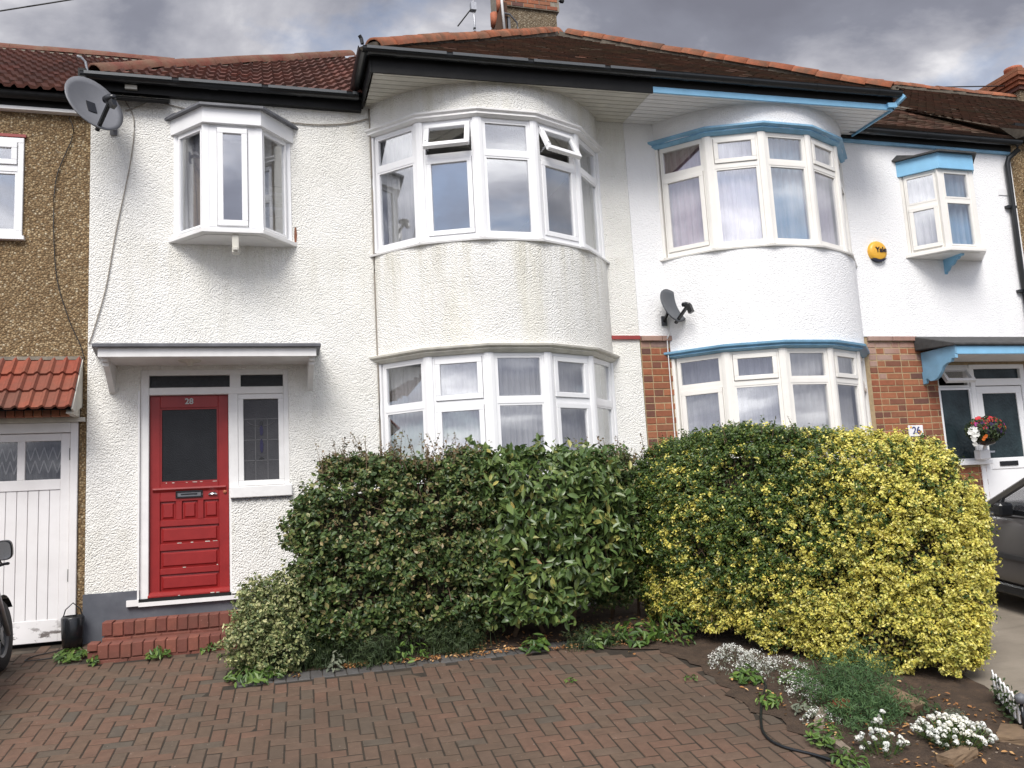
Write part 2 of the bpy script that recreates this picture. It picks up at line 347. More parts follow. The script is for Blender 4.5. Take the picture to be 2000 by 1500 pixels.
# ------------------------------------------------------------------ building tools
W = {}
def wloc(o): return W.get(o.name, Vector((0, 0, 0))) if o is not None else Vector((0, 0, 0))
def tag(o, label, cat, group=None, kind=None):
    if label: o['label'] = label
    if cat: o['category'] = cat
    if group: o['group'] = group
    if kind: o['kind'] = kind
    return o
def thing(name, loc, label, cat, group=None):
    o = bpy.data.objects.new(name, None); COL.objects.link(o); o.location = loc; W[o.name] = Vector(loc)
    o.empty_display_size = .2
    return tag(o, label, cat, group)
def part_empty(name, parent, loc=None):
    o = bpy.data.objects.new(name, None); COL.objects.link(o); o.parent = parent; o.empty_display_size = .1
    l = Vector(loc) if loc is not None else wloc(parent)
    o.location = l - wloc(parent); W[o.name] = l
    return o
class MB:
    def __init__(s): s.v = []; s.f = []
    def add(s, vs, fs):
        b = len(s.v); s.v += [tuple(v) for v in vs]; s.f += [tuple(i + b for i in f) for f in fs]; return s
    def box(s, x0, x1, y0, y1, z0, z1):
        return s.add([(x0, y0, z0), (x1, y0, z0), (x1, y1, z0), (x0, y1, z0), (x0, y0, z1), (x1, y0, z1), (x1, y1, z1), (x0, y1, z1)],
                     [(0, 3, 2, 1), (4, 5, 6, 7), (0, 1, 5, 4), (1, 2, 6, 5), (2, 3, 7, 6), (3, 0, 4, 7)])
    def obox(s, c, ax, ay, az, hx, hy, hz):
        c, ax, ay, az = Vector(c), Vector(ax), Vector(ay), Vector(az); vs = []
        for k in (-1, 1):
            for i, j in ((-1, -1), (1, -1), (1, 1), (-1, 1)): vs.append(c + ax * hx * i + ay * hy * j + az * hz * k)
        return s.add(vs, [(0, 3, 2, 1), (4, 5, 6, 7), (0, 1, 5, 4), (1, 2, 6, 5), (2, 3, 7, 6), (3, 0, 4, 7)])
    def bar(s, p0, p1, w, h, upv=(0, 0, 1)):
        p0, p1 = Vector(p0), Vector(p1); d = (p1 - p0); l = d.length; d.normalize()
        a = d.cross(Vector(upv)); a = a.normalized() if a.length > 1e-5 else Vector((1, 0, 0)); b = a.cross(d)
        return s.obox((p0 + p1) / 2, a, d, b, w / 2, l / 2, h / 2)
    def tube(s, path, r, n=8, cap=True):
        P = [Vector(p) for p in path]; rs = r if isinstance(r, (list, tuple)) else [r] * len(P); rings = []
        for i, p in enumerate(P):
            d = (P[min(i + 1, len(P) - 1)] - P[max(i - 1, 0)]).normalized()
            a = d.cross(Vector((0, 0, 1)));  a = d.cross(Vector((1, 0, 0))) if a.length < 1e-3 else a
            a.normalize(); b = d.cross(a)
            rings.append([p + (a * math.cos(2 * math.pi * k / n) + b * math.sin(2 * math.pi * k / n)) * rs[i] for k in range(n)])
        base = len(s.v); s.v += [tuple(v) for R in rings for v in R]
        for i in range(len(P) - 1):
            for k in range(n):
                a0 = base + i * n + k; a1 = base + i * n + (k + 1) % n
                s.f.append((a0, a1, a1 + n, a0 + n))
        if cap: s.f.append(tuple(base + k for k in range(n))[::-1]); s.f.append(tuple(base + (len(P) - 1) * n + k for k in range(n)))
        return s
    def extrude(s, poly, vec):      # planar polygon (3D points) swept along vec, closed solid
        n = len(poly); vec = Vector(vec); P = [Vector(p) for p in poly]
        return s.add(P + [p + vec for p in P], [tuple(range(n))[::-1], tuple(range(n, 2 * n))] + [(i, (i + 1) % n, (i + 1) % n + n, i + n) for i in range(n)])
    def lathe(s, prof, c, axis=(0, 0, 1), n=24):   # prof: (radius, along axis)
        ax = Vector(axis).normalized(); a = ax.cross(Vector((0, 0, 1))); a = Vector((1, 0, 0)) if a.length < 1e-3 else a.normalized(); b = ax.cross(a); c = Vector(c)
        base = len(s.v)
        for r, h in prof:
            for k in range(n):
                t = 2 * math.pi * k / n; s.v.append(tuple(c + ax * h + (a * math.cos(t) + b * math.sin(t)) * r))
        for i in range(len(prof) - 1):
            for k in range(n):
                a0 = base + i * n + k; a1 = base + i * n + (k + 1) % n; s.f.append((a0, a1, a1 + n, a0 + n))
        return s
    def build(s, name, mat, parent=None, smooth=False, bevel=0.):
        me = bpy.data.meshes.new(name); V = np.array(s.v, float)
        if parent is not None: o0 = np.array(wloc(parent))
        else: mn, mx_ = V.min(0), V.max(0); o0 = np.array([(mn[0] + mx_[0]) / 2, (mn[1] + mx_[1]) / 2, mn[2]])
        me.from_pydata([tuple(v) for v in V - o0], [], s.f); me.update()
        bm = bmesh.new(); bm.from_mesh(me); bmesh.ops.recalc_face_normals(bm, faces=bm.faces)
        if bevel: bmesh.ops.bevel(bm, geom=list(bm.edges), offset=bevel, segments=1, affect='EDGES', profile=.5, clamp_overlap=True)
        bm.to_mesh(me); bm.free()
        if smooth:
            for p in me.polygons: p.use_smooth = True
        me.materials.append(MATS[mat]); o = bpy.data.objects.new(name, me); COL.objects.link(o)
        if parent is not None: o.parent = parent; W[o.name] = wloc(parent).copy()
        else: o.location = o0; W[o.name] = Vector(o0)
        return o
def piece(name, me, loc, parent, rot=None, scale=None):
    o = bpy.data.objects.new(name, me); COL.objects.link(o)
    if parent is not None: o.parent = parent
    o.location = Vector(loc) - wloc(parent)
    if rot is not None: o.rotation_euler = rot
    if scale is not None: o.scale = scale
    W[o.name] = Vector(loc)
    return o
def mesh_of(name, vs, fs, mat, smooth=False):
    me = bpy.data.meshes.new(name); me.from_pydata([tuple(v) for v in vs], [], fs); me.update()
    bm = bmesh.new(); bm.from_mesh(me); bmesh.ops.recalc_face_normals(bm, faces=bm.faces); bm.to_mesh(me); bm.free()
    if smooth:
        for p in me.polygons: p.use_smooth = True
    me.materials.append(MATS[mat]); return me
def np_mesh(name, V, F, mat, parent=None, smooth=False):   # F: (n,k) int array
    me = bpy.data.meshes.new(name)
    if parent is not None: o0 = np.array(wloc(parent))
    else: o0 = np.array([(V[:, 0].min() + V[:, 0].max()) / 2, (V[:, 1].min() + V[:, 1].max()) / 2, V[:, 2].min()])
    V = V - o0; k = F.shape[1]
    me.vertices.add(len(V)); me.vertices.foreach_set('co', V.astype(np.float32).ravel())
    me.loops.add(F.size); me.loops.foreach_set('vertex_index', F.astype(np.int32).ravel())
    me.polygons.add(len(F)); me.polygons.foreach_set('loop_start', np.arange(0, F.size, k, dtype=np.int32))
    me.polygons.foreach_set('use_smooth', np.full(len(F), smooth, bool))
    me.update(calc_edges=True); me.validate()
    me.materials.append(MATS[mat]); o = bpy.data.objects.new(name, me); COL.objects.link(o)
    if parent is not None: o.parent = parent; W[o.name] = wloc(parent).copy()
    else: o.location = o0; W[o.name] = Vector(o0)
    return o
def chamfer_box(name, lx, ly, lz, c, mat, top_only=False):
    """a block with chamfered edges, origin at the centre of its top face (pavers) or of its front face (bricks)"""
    if top_only:
        x, y = lx / 2, ly / 2
        vs = [(-x, -y, -lz), (x, -y, -lz), (x, y, -lz), (-x, y, -lz), (-x, -y, -c), (x, -y, -c), (x, y, -c), (-x, y, -c), (-x + c, -y + c, 0), (x - c, -y + c, 0), (x - c, y - c, 0), (-x + c, y - c, 0)]
        fs = [(0, 1, 5, 4), (1, 2, 6, 5), (2, 3, 7, 6), (3, 0, 4, 7), (4, 5, 9, 8), (5, 6, 10, 9), (6, 7, 11, 10), (7, 4, 8, 11), (8, 9, 10, 11)]
        return mesh_of(name, vs, fs, mat)
    x, z = lx / 2, lz / 2
    vs = [(-x, ly, -z), (x, ly, -z), (x, ly, z), (-x, ly, z), (-x, c, -z), (x, c, -z), (x, c, z), (-x, c, z), (-x + c, 0, -z + c), (x - c, 0, -z + c), (x - c, 0, z - c), (-x + c, 0, z - c)]
    fs = [(0, 4, 5, 1), (1, 5, 6, 2), (2, 6, 7, 3), (3, 7, 4, 0), (4, 8, 9, 5), (5, 9, 10, 6), (6, 10, 11, 7), (7, 11, 8, 4), (8, 11, 10, 9)]
    return mesh_of(name, vs, fs, mat)
def text_mesh(txt, size, mat, depth=.004, bold=0.):
    cu = bpy.data.curves.new('txt', 'FONT'); cu.body = txt; cu.size = size; cu.extrude = depth; cu.offset = bold; cu.align_x = 'CENTER'; cu.align_y = 'CENTER'
    o = bpy.data.objects.new('txt', cu); COL.objects.link(o); bpy.context.view_layer.update()
    me = bpy.data.meshes.new_from_object(o.evaluated_get(bpy.context.evaluated_depsgraph_get()))
    bpy.data.objects.remove(o); bpy.data.curves.remove(cu); me.materials.clear(); me.materials.append(MATS[mat]); return me
def G(x, y):     # the front gardens fall towards the street, then level out
    yy = max(y, -6.2); return -.374 + .0148 * max(min(x, 14), -6) + .1396 * min(yy, .3)
def Gn(x, y):
    return -.374 + .0148 * np.clip(x, -6, 14) + .1396 * np.minimum(np.maximum(y, -6.2), .3)
SLOPE = math.atan(.1396)

# ------------------------------------------------------------------ ground
def sheet(name, xs, ys, dz, mat, parent=None):
    m = MB(); nx, ny = len(xs), len(ys)
    m.v = [(x, y, G(x, y) + dz) for y in ys for x in xs]
    m.f = [(j * nx + i, j * nx + i + 1, (j + 1) * nx + i + 1, (j + 1) * nx + i) for j in range(ny - 1) for i in range(nx - 1)]
    return m.build(name, mat, parent)
tag(sheet('ground', [-400, -60, -6, 0, 6, 14, 60, 400], [-400, -60, -14, -6.2, -3, .3, 40, 400], -.05, 'asphalt'), None, None, kind='structure')
tag(sheet('concrete_drive', [5.9, 8, 11, 15], [-6.2, -3, -1, 0.2], -.012, 'concrete'), None, None, kind='structure')
bed = MB()
def bedsheet(m, poly_rows, dz):
    for (y0, xa0, xb0), (y1, xa1, xb1) in zip(poly_rows[:-1], poly_rows[1:]):
        m.add([(xa0, y0, G(xa0, y0) + dz), (xb0, y0, G(xb0, y0) + dz), (xb1, y1, G(xb1, y1) + dz), (xa1, y1, G(xa1, y1) + dz)], [(0, 1, 2, 3)])
rows = []; re_ = random.Random(9); y = -6.2
while y < -2.3: rows.append((y, 4.56 + re_.gauss(0, .035) + .03 * math.sin(y * 4), 5.92 + .68 * max(0, min(1, (y + 6.2) / 3.4)) + re_.gauss(0, .03))); y += .09
rows += [(-2.25, 4.50, 6.6), (-2.18, 4.30, 6.6), (-2.10, 4.12, 6.6), (-2.0, 4.02, 6.6), (-1.90, 3.98, 6.6), (-1.70, 3.95, 6.6), (-1.66, .95, 6.6), (-.7, .85, 6.6), (0, .85, 6.6)]
bedsheet(bed, rows, .006)
tag(bed.build('garden_bed', 'soil'), None, None, kind='structure')
lit_v = []
drive = sheet('driveway', [-6, -3, 0, 2, 4.7], [-6.2, -4, -2, 0.1], -.0055, 'joint_sand')
tag(drive, None, None, kind='structure')

# herringbone block pavers
PW = .1025; ang = rad(-2.6); ca, sa = math.cos(ang), math.sin(ang)
ox, oy = 1.4828, -2.2127
pm = chamfer_box('paver', .1945, .0920, .06, .004, 'paver', True)
pl = []
def inside(x, y):
    if y > -.02 or y < -6.1 or x < -5.5: return False
    if -.50 < x < 1.02 and y > -.76: return False
    if x > .82 and y > -1.86 - .02 * (x - .9) and x < 4.2: return False
    if x > 4.60 + .05 * math.sin(y * 3): return False
    if y > -2.25 and x > 4.0: return False
    return True
for i in range(-80, 50):
    for m4 in range(-30, 30):
        for kind in (0, 1):
            # lattice (1,1),(4,0): one lying and one standing block per node
            u = i + 4 * m4; v = i
            u, v = u, -v
            if kind == 0: cu, cv, rot = u + 1.0, v + .5, 0.
            else: cu, cv, rot = u + 2.5, v + 1.0 , 90.
            a, b = cu * PW, cv * PW
            x, y = ox + a * ca - b * sa, oy + a * sa + b * ca
            if inside(x, y): pl.append((x, y, rot))
def vis(p):   # inside the picture, and how near
    d = Vector((p[0], p[1], G(p[0], p[1]))) - CAM; z = d.dot(fw); u = d.dot(rt2) / z; v = d.dot(up2) / z
    return z > 0 and abs(u) < .62 and v > -.47, z
near = sorted([p for p in pl if vis(p)[0]], key=lambda p: vis(p)[1])
single = set(near[:300])
bv, bf = [], []
base = np.array([v.co[:] for v in pm.vertices]); faces = np.array([list(p.vertices) for p in pm.polygons])
for p in pl:
    x, y, r = p; jz = random.gauss(0, .0016); eul = Euler((SLOPE + random.gauss(0, .008), random.gauss(0, .008), 0))
    rz = ang + rad(r) + random.gauss(0, .010)
    R = eul.to_matrix() @ Matrix.Rotation(rz, 3, 'Z')
    if p in single:
        o = piece('paver', pm, (x, y, G(x, y) + jz), drive); o.rotation_euler = R.to_euler()
    else:
        bf.append(faces + 12 * len(bv)); bv.append(base @ np.array(R).T + np.array([x, y, G(x, y) + jz]))
o = np_mesh('paver_field', np.concatenate(bv), np.concatenate(bf), 'paver_bulk', drive); o['kind'] = 'stuff'
ge = chamfer_box('edging_paver', .0965, .20, .06, .007, 'paver_grey', True)
for i in range(31):
    x = .93 + i * .1005; y = -1.755 - .021 * (x - .9) + (.02 if x < 1.2 else 0)
    o = piece('edging_paver', ge, (x, y, G(x, y) + .006 + random.gauss(0, .002)), drive)
    o.rotation_euler = (Euler((SLOPE, 0, 0)).to_matrix() @ Matrix.Rotation(rad(-1.5) + random.gauss(0, .015), 3, 'Z')).to_euler()

# ------------------------------------------------------------------ the houses
XE = 5.62                                   # party line between the two rendered houses
h28 = thing('terraced_house', (2.5, 0, -.5), 'cream roughcast house with red front door and white curved bay', 'house', 'houses of the terrace')
h26 = thing('terraced_house', (8.7, 0, -.5), 'bright white house with light blue trim, brick pier and white door', 'house', 'houses of the terrace')
h30 = thing('terraced_house', (-3.6, 0, -.5), 'brown pebbledash house with white garage door at the left edge', 'house', 'houses of the terrace')
h24 = thing('terraced_house', (15., 0, -.5), 'brown pebbledash house beyond the drainpipe at the right edge', 'house', 'houses of the terrace')

def holed_wall(name, x0, x1, z0, z1, holes, mat, parent, y=0., d=.22):
    xs = sorted({x0, x1, *[h[0] for h in holes], *[h[1] for h in holes]}); zs = sorted({z0, z1, *[h[2] for h in holes], *[h[3] for h in holes]})
    m = MB()
    hole = lambda x, z: any(h[0] < x < h[1] and h[2] < z < h[3] for h in holes)
    for a, b in zip(xs[:-1], xs[1:]):
        for c, e_ in zip(zs[:-1], zs[1:]):
            if not hole((a + b) / 2, (c + e_) / 2):
                m.add([(a, y, c), (b, y, c), (b, y, e_), (a, y, e_)], [(0, 1, 2, 3)]); m.add([(a, y + d, c), (b, y + d, c), (b, y + d, e_), (a, y + d, e_)], [(3, 2, 1, 0)])
    for a, b, c, e_ in holes:
        m.add([(a, y, c), (b, y, c), (b, y, e_), (a, y, e_), (a, y + d, c), (b, y + d, c), (b, y + d, e_), (a, y + d, e_)], [(0, 4, 5, 1), (1, 5, 6, 2), (2, 6, 7, 3), (3, 7, 4, 0)])
    m.add([(x0, y, z0), (x0, y, z1), (x0, y + d, z1), (x0, y + d, z0)], [(0, 1, 2, 3)]); m.add([(x1, y, z0), (x1, y, z1), (x1, y + d, z1), (x1, y + d, z0)], [(3, 2, 1, 0)])
    me = bpy.data.meshes.new(name); V = np.array(m.v) - np.array(wloc(parent)); me.from_pydata([tuple(v) for v in V], [], m.f); me.update()
    me.materials.append(MATS[mat]); o = bpy.data.objects.new(name, me); COL.objects.link(o); o.parent = parent; W[o.name] = wloc(parent).copy(); return o

# --- curved bays
R_ = 1.696; HA = math.asin(1.44 / R_); YC = R_ - .8
def arcp(cx, a, r=R_): return Vector((cx + r * math.sin(a), YC - r * math.cos(a), 0))
def curved_band(name, cx, z0, z1, mat, parent, r1=R_, r0=R_ - .18, n=40, over=0.):
    m = MB(); ha = HA + over
    for i in range(n):
        a, b = -ha + 2 * ha * i / n, -ha + 2 * ha * (i + 1) / n
        P = [arcp(cx, a, r1), arcp(cx, b, r1), arcp(cx, b, r0), arcp(cx, a, r0)]
        k = len(m.v)
        m.v += [(p.x, p.y, z) for z in (z0, z1) for p in P]
        m.f += [(k, k + 1, k + 5, k + 4), (k + 2, k + 3, k + 7, k + 6), (k, k + 3, k + 2, k + 1), (k + 4, k + 5, k + 6, k + 7)]
    return m.build(name, mat, parent)
def facet_band(name, cx, z0, z1, mat, parent, r1, r0, nf=5, prof=None, ext=.0, bevel=0.):
    """angular moulding that follows the window facets; prof: list of (radius offset, z)"""
    m = MB(); A = [-HA - ext] + [-HA + 2 * HA * i / nf for i in range(1, nf)] + [HA + ext]
    prof = prof or [(r0, z0), (r1, z0), (r1, z1), (r0, z1)]
    n = len(prof)
    for a in A: m.v += [(arcp(cx, a, r).x, arcp(cx, a, r).y, z) for r, z in prof]
    for i in range(len(A) - 1):
        for k in range(n): m.f.append((i * n + k, i * n + (k + 1) % n, (i + 1) * n + (k + 1) % n, (i + 1) * n + k))
    m.f += [tuple(range(n)), tuple(range((len(A) - 1) * n, len(A) * n))[::-1]]
    return m.build(name, mat, parent)

class Facet:      # local frame on a window panel: u along, n outwards, z up
    def __init__(s, p0, p1):
        s.p0 = Vector((p0[0], p0[1], 0)); d = Vector((p1[0], p1[1], 0)) - s.p0; s.L = d.length; s.u = d.normalized(); s.n = Vector((s.u.y, -s.u.x, 0)); s.z = Vector((0, 0, 1))
    def pt(s, u, n, z): return s.p0 + s.u * u + s.n * n + s.z * z
    def box(s, m, u0, u1, z0, z1, n0, n1, hinge=None, ang=0.):
        vs = [s.pt(u, n, z) for z in (z0, z1) for u, n in ((u0, n1), (u1, n1), (u1, n0), (u0, n0))]
        if hinge is not None:
            h = s.pt(0, n1, hinge); Rm = Matrix.Rotation(ang, 3, s.u); vs = [h + Rm @ (v - h) for v in vs]
        m.add(vs, [(0, 3, 2, 1), (4, 5, 6, 7), (0, 1, 5, 4), (1, 2, 6, 5), (2, 3, 7, 6), (3, 0, 4, 7)])
def frame_ring(F, m, u0, u1, z0, z1, w, n0, n1, hinge=None, ang=0., wb=None):
    wb = wb or w
    F.box(m, u0, u1, z1 - w, z1, n0, n1, hinge, ang); F.box(m, u0, u1, z0, z0 + wb, n0, n1, hinge, ang)
    F.box(m, u0, u0 + w, z0 + wb, z1 - w, n0, n1, hinge, ang); F.box(m, u1 - w, u1, z0 + wb, z1 - w, n0, n1, hinge, ang)
def light(F, parent, u0, u1, z0, z1, kind, mat, fw_=.03, sash=.055, ang=rad(-25)):
    """one light of a window: fixed pane, closed sash or sash propped open"""
    if kind == 'fixed':
        m = MB(); frame_ring(F, m, u0, u1, z0, z1, .022, -.03, .012); m.build('glazing_bead', mat, parent)
        p = MB(); F.box(p, u0 + .021, u1 - .021, z0 + .021, z1 - .021, -.012, -.006); p.build('pane', 'glass', parent); return
    h, a = (None, 0.) if kind == 'sash' else (z1, ang)
    m = MB(); frame_ring(F, m, u0 + .004, u1 - .004, z0 + .004, z1 - .004, sash, -.02, .032, h, a); m.build('sash', mat, parent, bevel=.004)
    p = MB(); F.box(p, u0 + sash, u1 - sash, z0 + sash, z1 - sash, .004, .010, h, a); p.build('pane', 'glass', parent)
    if kind == 'open':
        st = MB(); q0 = F.pt(u0 + .03, .0, z0 + .05); q1 = F.pt(u0 + .03, .15, z0 + .12); st.bar(q0, q1, .012, .012); st.build('window_stay', 'metal', parent)
def curtain(name, F, u0, u1, z0, z1, mat, label, group, n=-.14, waves=7, amp=.018, seed=0, split=None):
    rr = random.Random(seed); K = max(28, int((u1 - u0) * 120)); m = MB(); ph = rr.random() * 6
    rows = 8
    for j in range(rows + 1):
        zz = z0 + (z1 - z0) * j / rows
        for i in range(K + 1):
            t = i / K; u = u0 + (u1 - u0) * t
            d = amp * 1.5 * math.sin(t * waves * 6.28 + ph + .4 * math.sin(j * .5) + 1.2 * math.sin(t * 5 + ph)) * (1.1 - .4 * j / rows) + amp * .6 * math.sin(t * waves * 15.1 + ph * 2)
            m.v.append(tuple(F.pt(u, n + d, zz)))
    m.f = [(j * (K + 1) + i, j * (K + 1) + i + 1, (j + 1) * (K + 1) + i + 1, (j + 1) * (K + 1) + i) for j in range(rows) for i in range(K)]
    return tag(m.build(name, mat, None, True), label, 'curtain', group)

def bay(house, cx, z0, z1, zt, kinds, mat, post_w=.105):
    """five-sided window of a curved bay; kinds: (upper, lower) for each side"""
    bw = part_empty('bay_window', house, (cx, -.4, z0)); r = R_ - .045
    A = [-HA + 2 * HA * i / 5 for i in range(6)]; V = [arcp(cx, a, r) for a in A]; Fs = []
    for i, a in enumerate(A):
        p = V[i]; n = Vector((math.sin(a), -math.cos(a), 0)); u = Vector((math.cos(a), math.sin(a), 0)); w = post_w if 0 < i < 5 else post_w * .62
        m = MB(); pts = [p - u * w / 2 + n * .022, p - u * w * .18 + n * .036, p + u * w * .18 + n * .036, p + u * w / 2 + n * .022, p + u * w / 2 - n * .06, p - u * w / 2 - n * .06]
        m.extrude([(q.x, q.y, z0) for q in pts], (0, 0, z1 - z0)); m.build('post', mat, bw)
    for i in range(5):
        F = Facet(V[i], V[i + 1]); Fs.append(F); g = post_w * .46; u0, u1 = g, F.L - g
        m = MB(); F.box(m, u0, u1, z1 - .035, z1, -.05, .016); F.box(m, u0, u1, z0, z0 + .05, -.05, .018); F.box(m, u0, u0 + .022, z0 + .05, z1 - .035, -.05, .016); F.box(m, u1 - .022, u1, z0 + .05, z1 - .035, -.05, .016)
        F.box(m, u0 + .022, u1 - .022, zt - .03, zt + .03, -.05, .017); m.build('frame', mat, bw)
        light(F, bw, u0 + .022, u1 - .022, zt + .03, z1 - .035, kinds[i][0], mat); light(F, bw, u0 + .022, u1 - .022, z0 + .05, zt - .03, kinds[i][1], mat)
    return bw, Fs

# ---- house 28: wall with openings
C28 = 3.81
holed_wall('wall', -.586, XE - .002, -.6, 5.6, [(-.085, 1.40, -.02, 2.33), (.34, 1.38, 3.80, 4.88), (C28 - 1.43, C28 + 1.43, .95, 2.38), (C28 - 1.43, C28 + 1.43, 3.64, 5.10)], 'render_cream', h28)
curved_band('bay_wall', C28, 2.44, 3.615, 'render_bay', h28)
curved_band('bay_wall', C28, 5.12, 5.62, 'render_bay', h28)
curved_band('bay_wall', C28, -.6, .93, 'render_bay', h28)
facet_band('bay_sill', C28, 3.615, 3.665, 'white_paint', h28, 0, 0, prof=[(R_ - .2, 3.618), (R_ + .045, 3.612), (R_ + .05, 3.632), (R_ + .03, 3.64), (R_ - .02, 3.662), (R_ - .2, 3.662)], ext=.03)
facet_band('bay_head_trim', C28, 5.05, 5.13, 'white_paint', h28, 0, 0, prof=[(R_ - .16, 5.05), (R_ + .0, 5.052), (R_ + .035, 5.075), (R_ + .03, 5.10), (R_ + .055, 5.118), (R_ + .055, 5.138), (R_ - .16, 5.138)], ext=.03)
facet_band('bay_head_trim', C28, 2.36, 2.46, 'trim_cream', h28, 0, 0, prof=[(R_ - .16, 2.365), (R_ + .0, 2.368), (R_ + .045, 2.40), (R_ + .035, 2.415), (R_ + .075, 2.43), (R_ + .08, 2.45), (R_ - .01, 2.475), (R_ - .16, 2.475)], ext=.03)
facet_band('bay_sill', C28, .93, .985, 'white_paint', h28, 0, 0, prof=[(R_ - .2, .933), (R_ + .045, .927), (R_ + .05, .95), (R_ - .02, .98), (R_ - .2, .98)], ext=.03)
bu28, FU28 = bay(h28, C28, 3.662, 5.05, 4.635, [('fixed', 'fixed'), ('open', 'sash'), ('fixed', 'fixed'), ('open', 'sash'), ('fixed', 'fixed')], 'upvc')
bl28, FL28 = bay(h28, C28, .98, 2.365, 1.84, [('fixed', 'fixed'), ('sash', 'sash'), ('fixed', 'fixed'), ('sash', 'sash'), ('fixed', 'fixed')], 'upvc')
def floor_ceiling(house, x0, x1, y1=5.):
    m = MB(); m.box(x0, x1, .25, y1, 2.60, 2.72); m.build('upper_floor', 'carpet', house)
    m = MB(); m.box(x0, x1, .25, y1, 5.40, 5.46); m.build('ceiling', 'white_paint', house)
    m = MB(); m.box(x0, x1, y1, y1 + .1, -.4, 5.4); m.build('rear_wall', 'interior', house)
    m = MB(); m.box(x0, x1, .25, y1, -.3, -.2); m.build('ground_floor', 'carpet', house)
    for x in (x0, x1 - .1, x0 + (x1 - x0) * (.48 if house is h28 else .52)):
        m = MB(); m.box(x, x + .1, .25, y1, -.2, 5.4); m.build('inner_wall', 'interior', house)
floor_ceiling(h28, -.55, 5.55); floor_ceiling(h26, 5.70, 11.8)
# bay floors/ceilings close the bays from inside
for h, cx in ((h28, C28), (h26, 7.47)):
    for z in (2.60, 5.42, -.25):
        m = MB(); pts = [arcp(cx, -HA + 2 * HA * i / 16, R_ - .19) for i in range(17)]
        m.extrude([(p.x, max(-.78, min(p.y, .24)), z) for p in pts] + [(cx + 1.30, .24, z), (cx - 1.30, .24, z)], (0, 0, .04)); m.build('bay_floor', 'carpet', h)

# ---- oriel window of 28
def oriel(house, xw0, xw1, xf0, xf1, yf, z0, z1, zroof, mat, board_mat, roof_mat, lights, board_h=.22, sill_mat='white_paint', roof_over=.09):
    ow = part_empty('oriel_window', house, ((xw0 + xw1) / 2, yf, z0))
    P = [(xw0, 0.), (xf0, yf), (xf1, yf), (xw1, 0.)]; Fs = [Facet(P[i], P[i + 1]) for i in range(3)]
    cen = Vector(((xw0 + xw1) / 2, 0, 0))
    def offs(d):     # outline grown by d
        q = [(xw0 - d * 1.1, .0), (xf0 - d * .45, yf - d), (xf1 + d * .45, yf - d), (xw1 + d * 1.1, .0)]; return q
    m = MB(); m.extrude([(x, y, z0 - .055) for x, y in offs(.075)], (0, 0, .05)); m.build('sill', sill_mat, ow, bevel=.006)
    m = MB(); m.extrude([(x, y, z0 - .06) for x, y in offs(.0)], (0, 0, .003)); m.build('soffit_panel', sill_mat, ow)
    m = MB(); m.extrude([(x, y, z1) for x, y in offs(.055)], (0, 0, board_h)); m.build('head_board', board_mat, ow)
    for i, f in enumerate(Fs):      # roof as shallow lead sheets with a drip edge
        pass
    m = MB(); q0 = offs(roof_over + .02); q1 = offs(roof_over - .03); n = 4
    zz = z1 + board_h
    m.v = [(x, y, zz) for x, y in q0] + [(x, y, zz + .025) for x, y in q0] + [(q0[0][0] + .10, 0, zroof), (q1[1][0] + .12, yf * .3, zroof - .01), (q1[2][0] - .12, yf * .3, zroof - .01), (q0[3][0] - .10, 0, zroof)]
    m.f = [(0, 1, 2, 3)] + [(i, i + 1, i + 5, i + 4) for i in range(3)] + [(i + 4, i + 5, i + 9, i + 8) for i in range(3)] + [(8, 9, 10, 11), (3, 0, 4, 7), (7, 4, 8, 11)]
    m.build('roof', roof_mat, ow)
    for i in range(4):
        x, y = P[i]; w = .05 if i in (0, 3) else .07
        m = MB(); m.box(x - w / 2, x + w / 2, y - .012, y + .05, z0, z1); m.build('post', mat, ow)
    for f, (kt, kb, zt, mg) in zip(Fs, lights):
        a, b = mg, f.L - mg
        if kb is None:
            m = MB(); frame_ring(f, m, .03, f.L - .03, z0, z1, .035, -.04, .0); m.build('frame', mat, ow)
            if mg > .06:
                m = MB(); f.box(m, .03, a, z0 + .03, z1 - .03, -.03, .008); f.box(m, b, f.L - .03, z0 + .03, z1 - .03, -.03, .008); m.build('panel', mat, ow)
            light(f, ow, a, b, z0 + .035, z1 - .035, kt, mat, sash=.06)
        else:
            m = MB(); frame_ring(f, m, .03, f.L - .03, z0, z1, .035, -.04, .006); f.box(m, a, b, zt - .025, zt + .025, -.04, .008); m.build('frame', mat, ow)
            light(f, ow, a, b, zt + .025, z1 - .035, kt, mat); light(f, ow, a, b, z0 + .035, zt - .025, kb, mat)
    return ow, Fs
ow28, FO28 = oriel(h28, .265, 1.445, .585, 1.13, -.36, 3.76, 4.92, 5.19, 'upvc', 'upvc', 'lead_grey', [('fixed', None, 0, .05), ('sash', None, 0, .115), ('fixed', None, 0, .05)], .17)
m = MB(); m.box(.845, .915, -.40, -.33, 3.50, 3.705); m.box(.855, .905, -.43, -.401, 3.52, 3.56); m.build('bracket', 'trim_cream', ow28, bevel=.006)

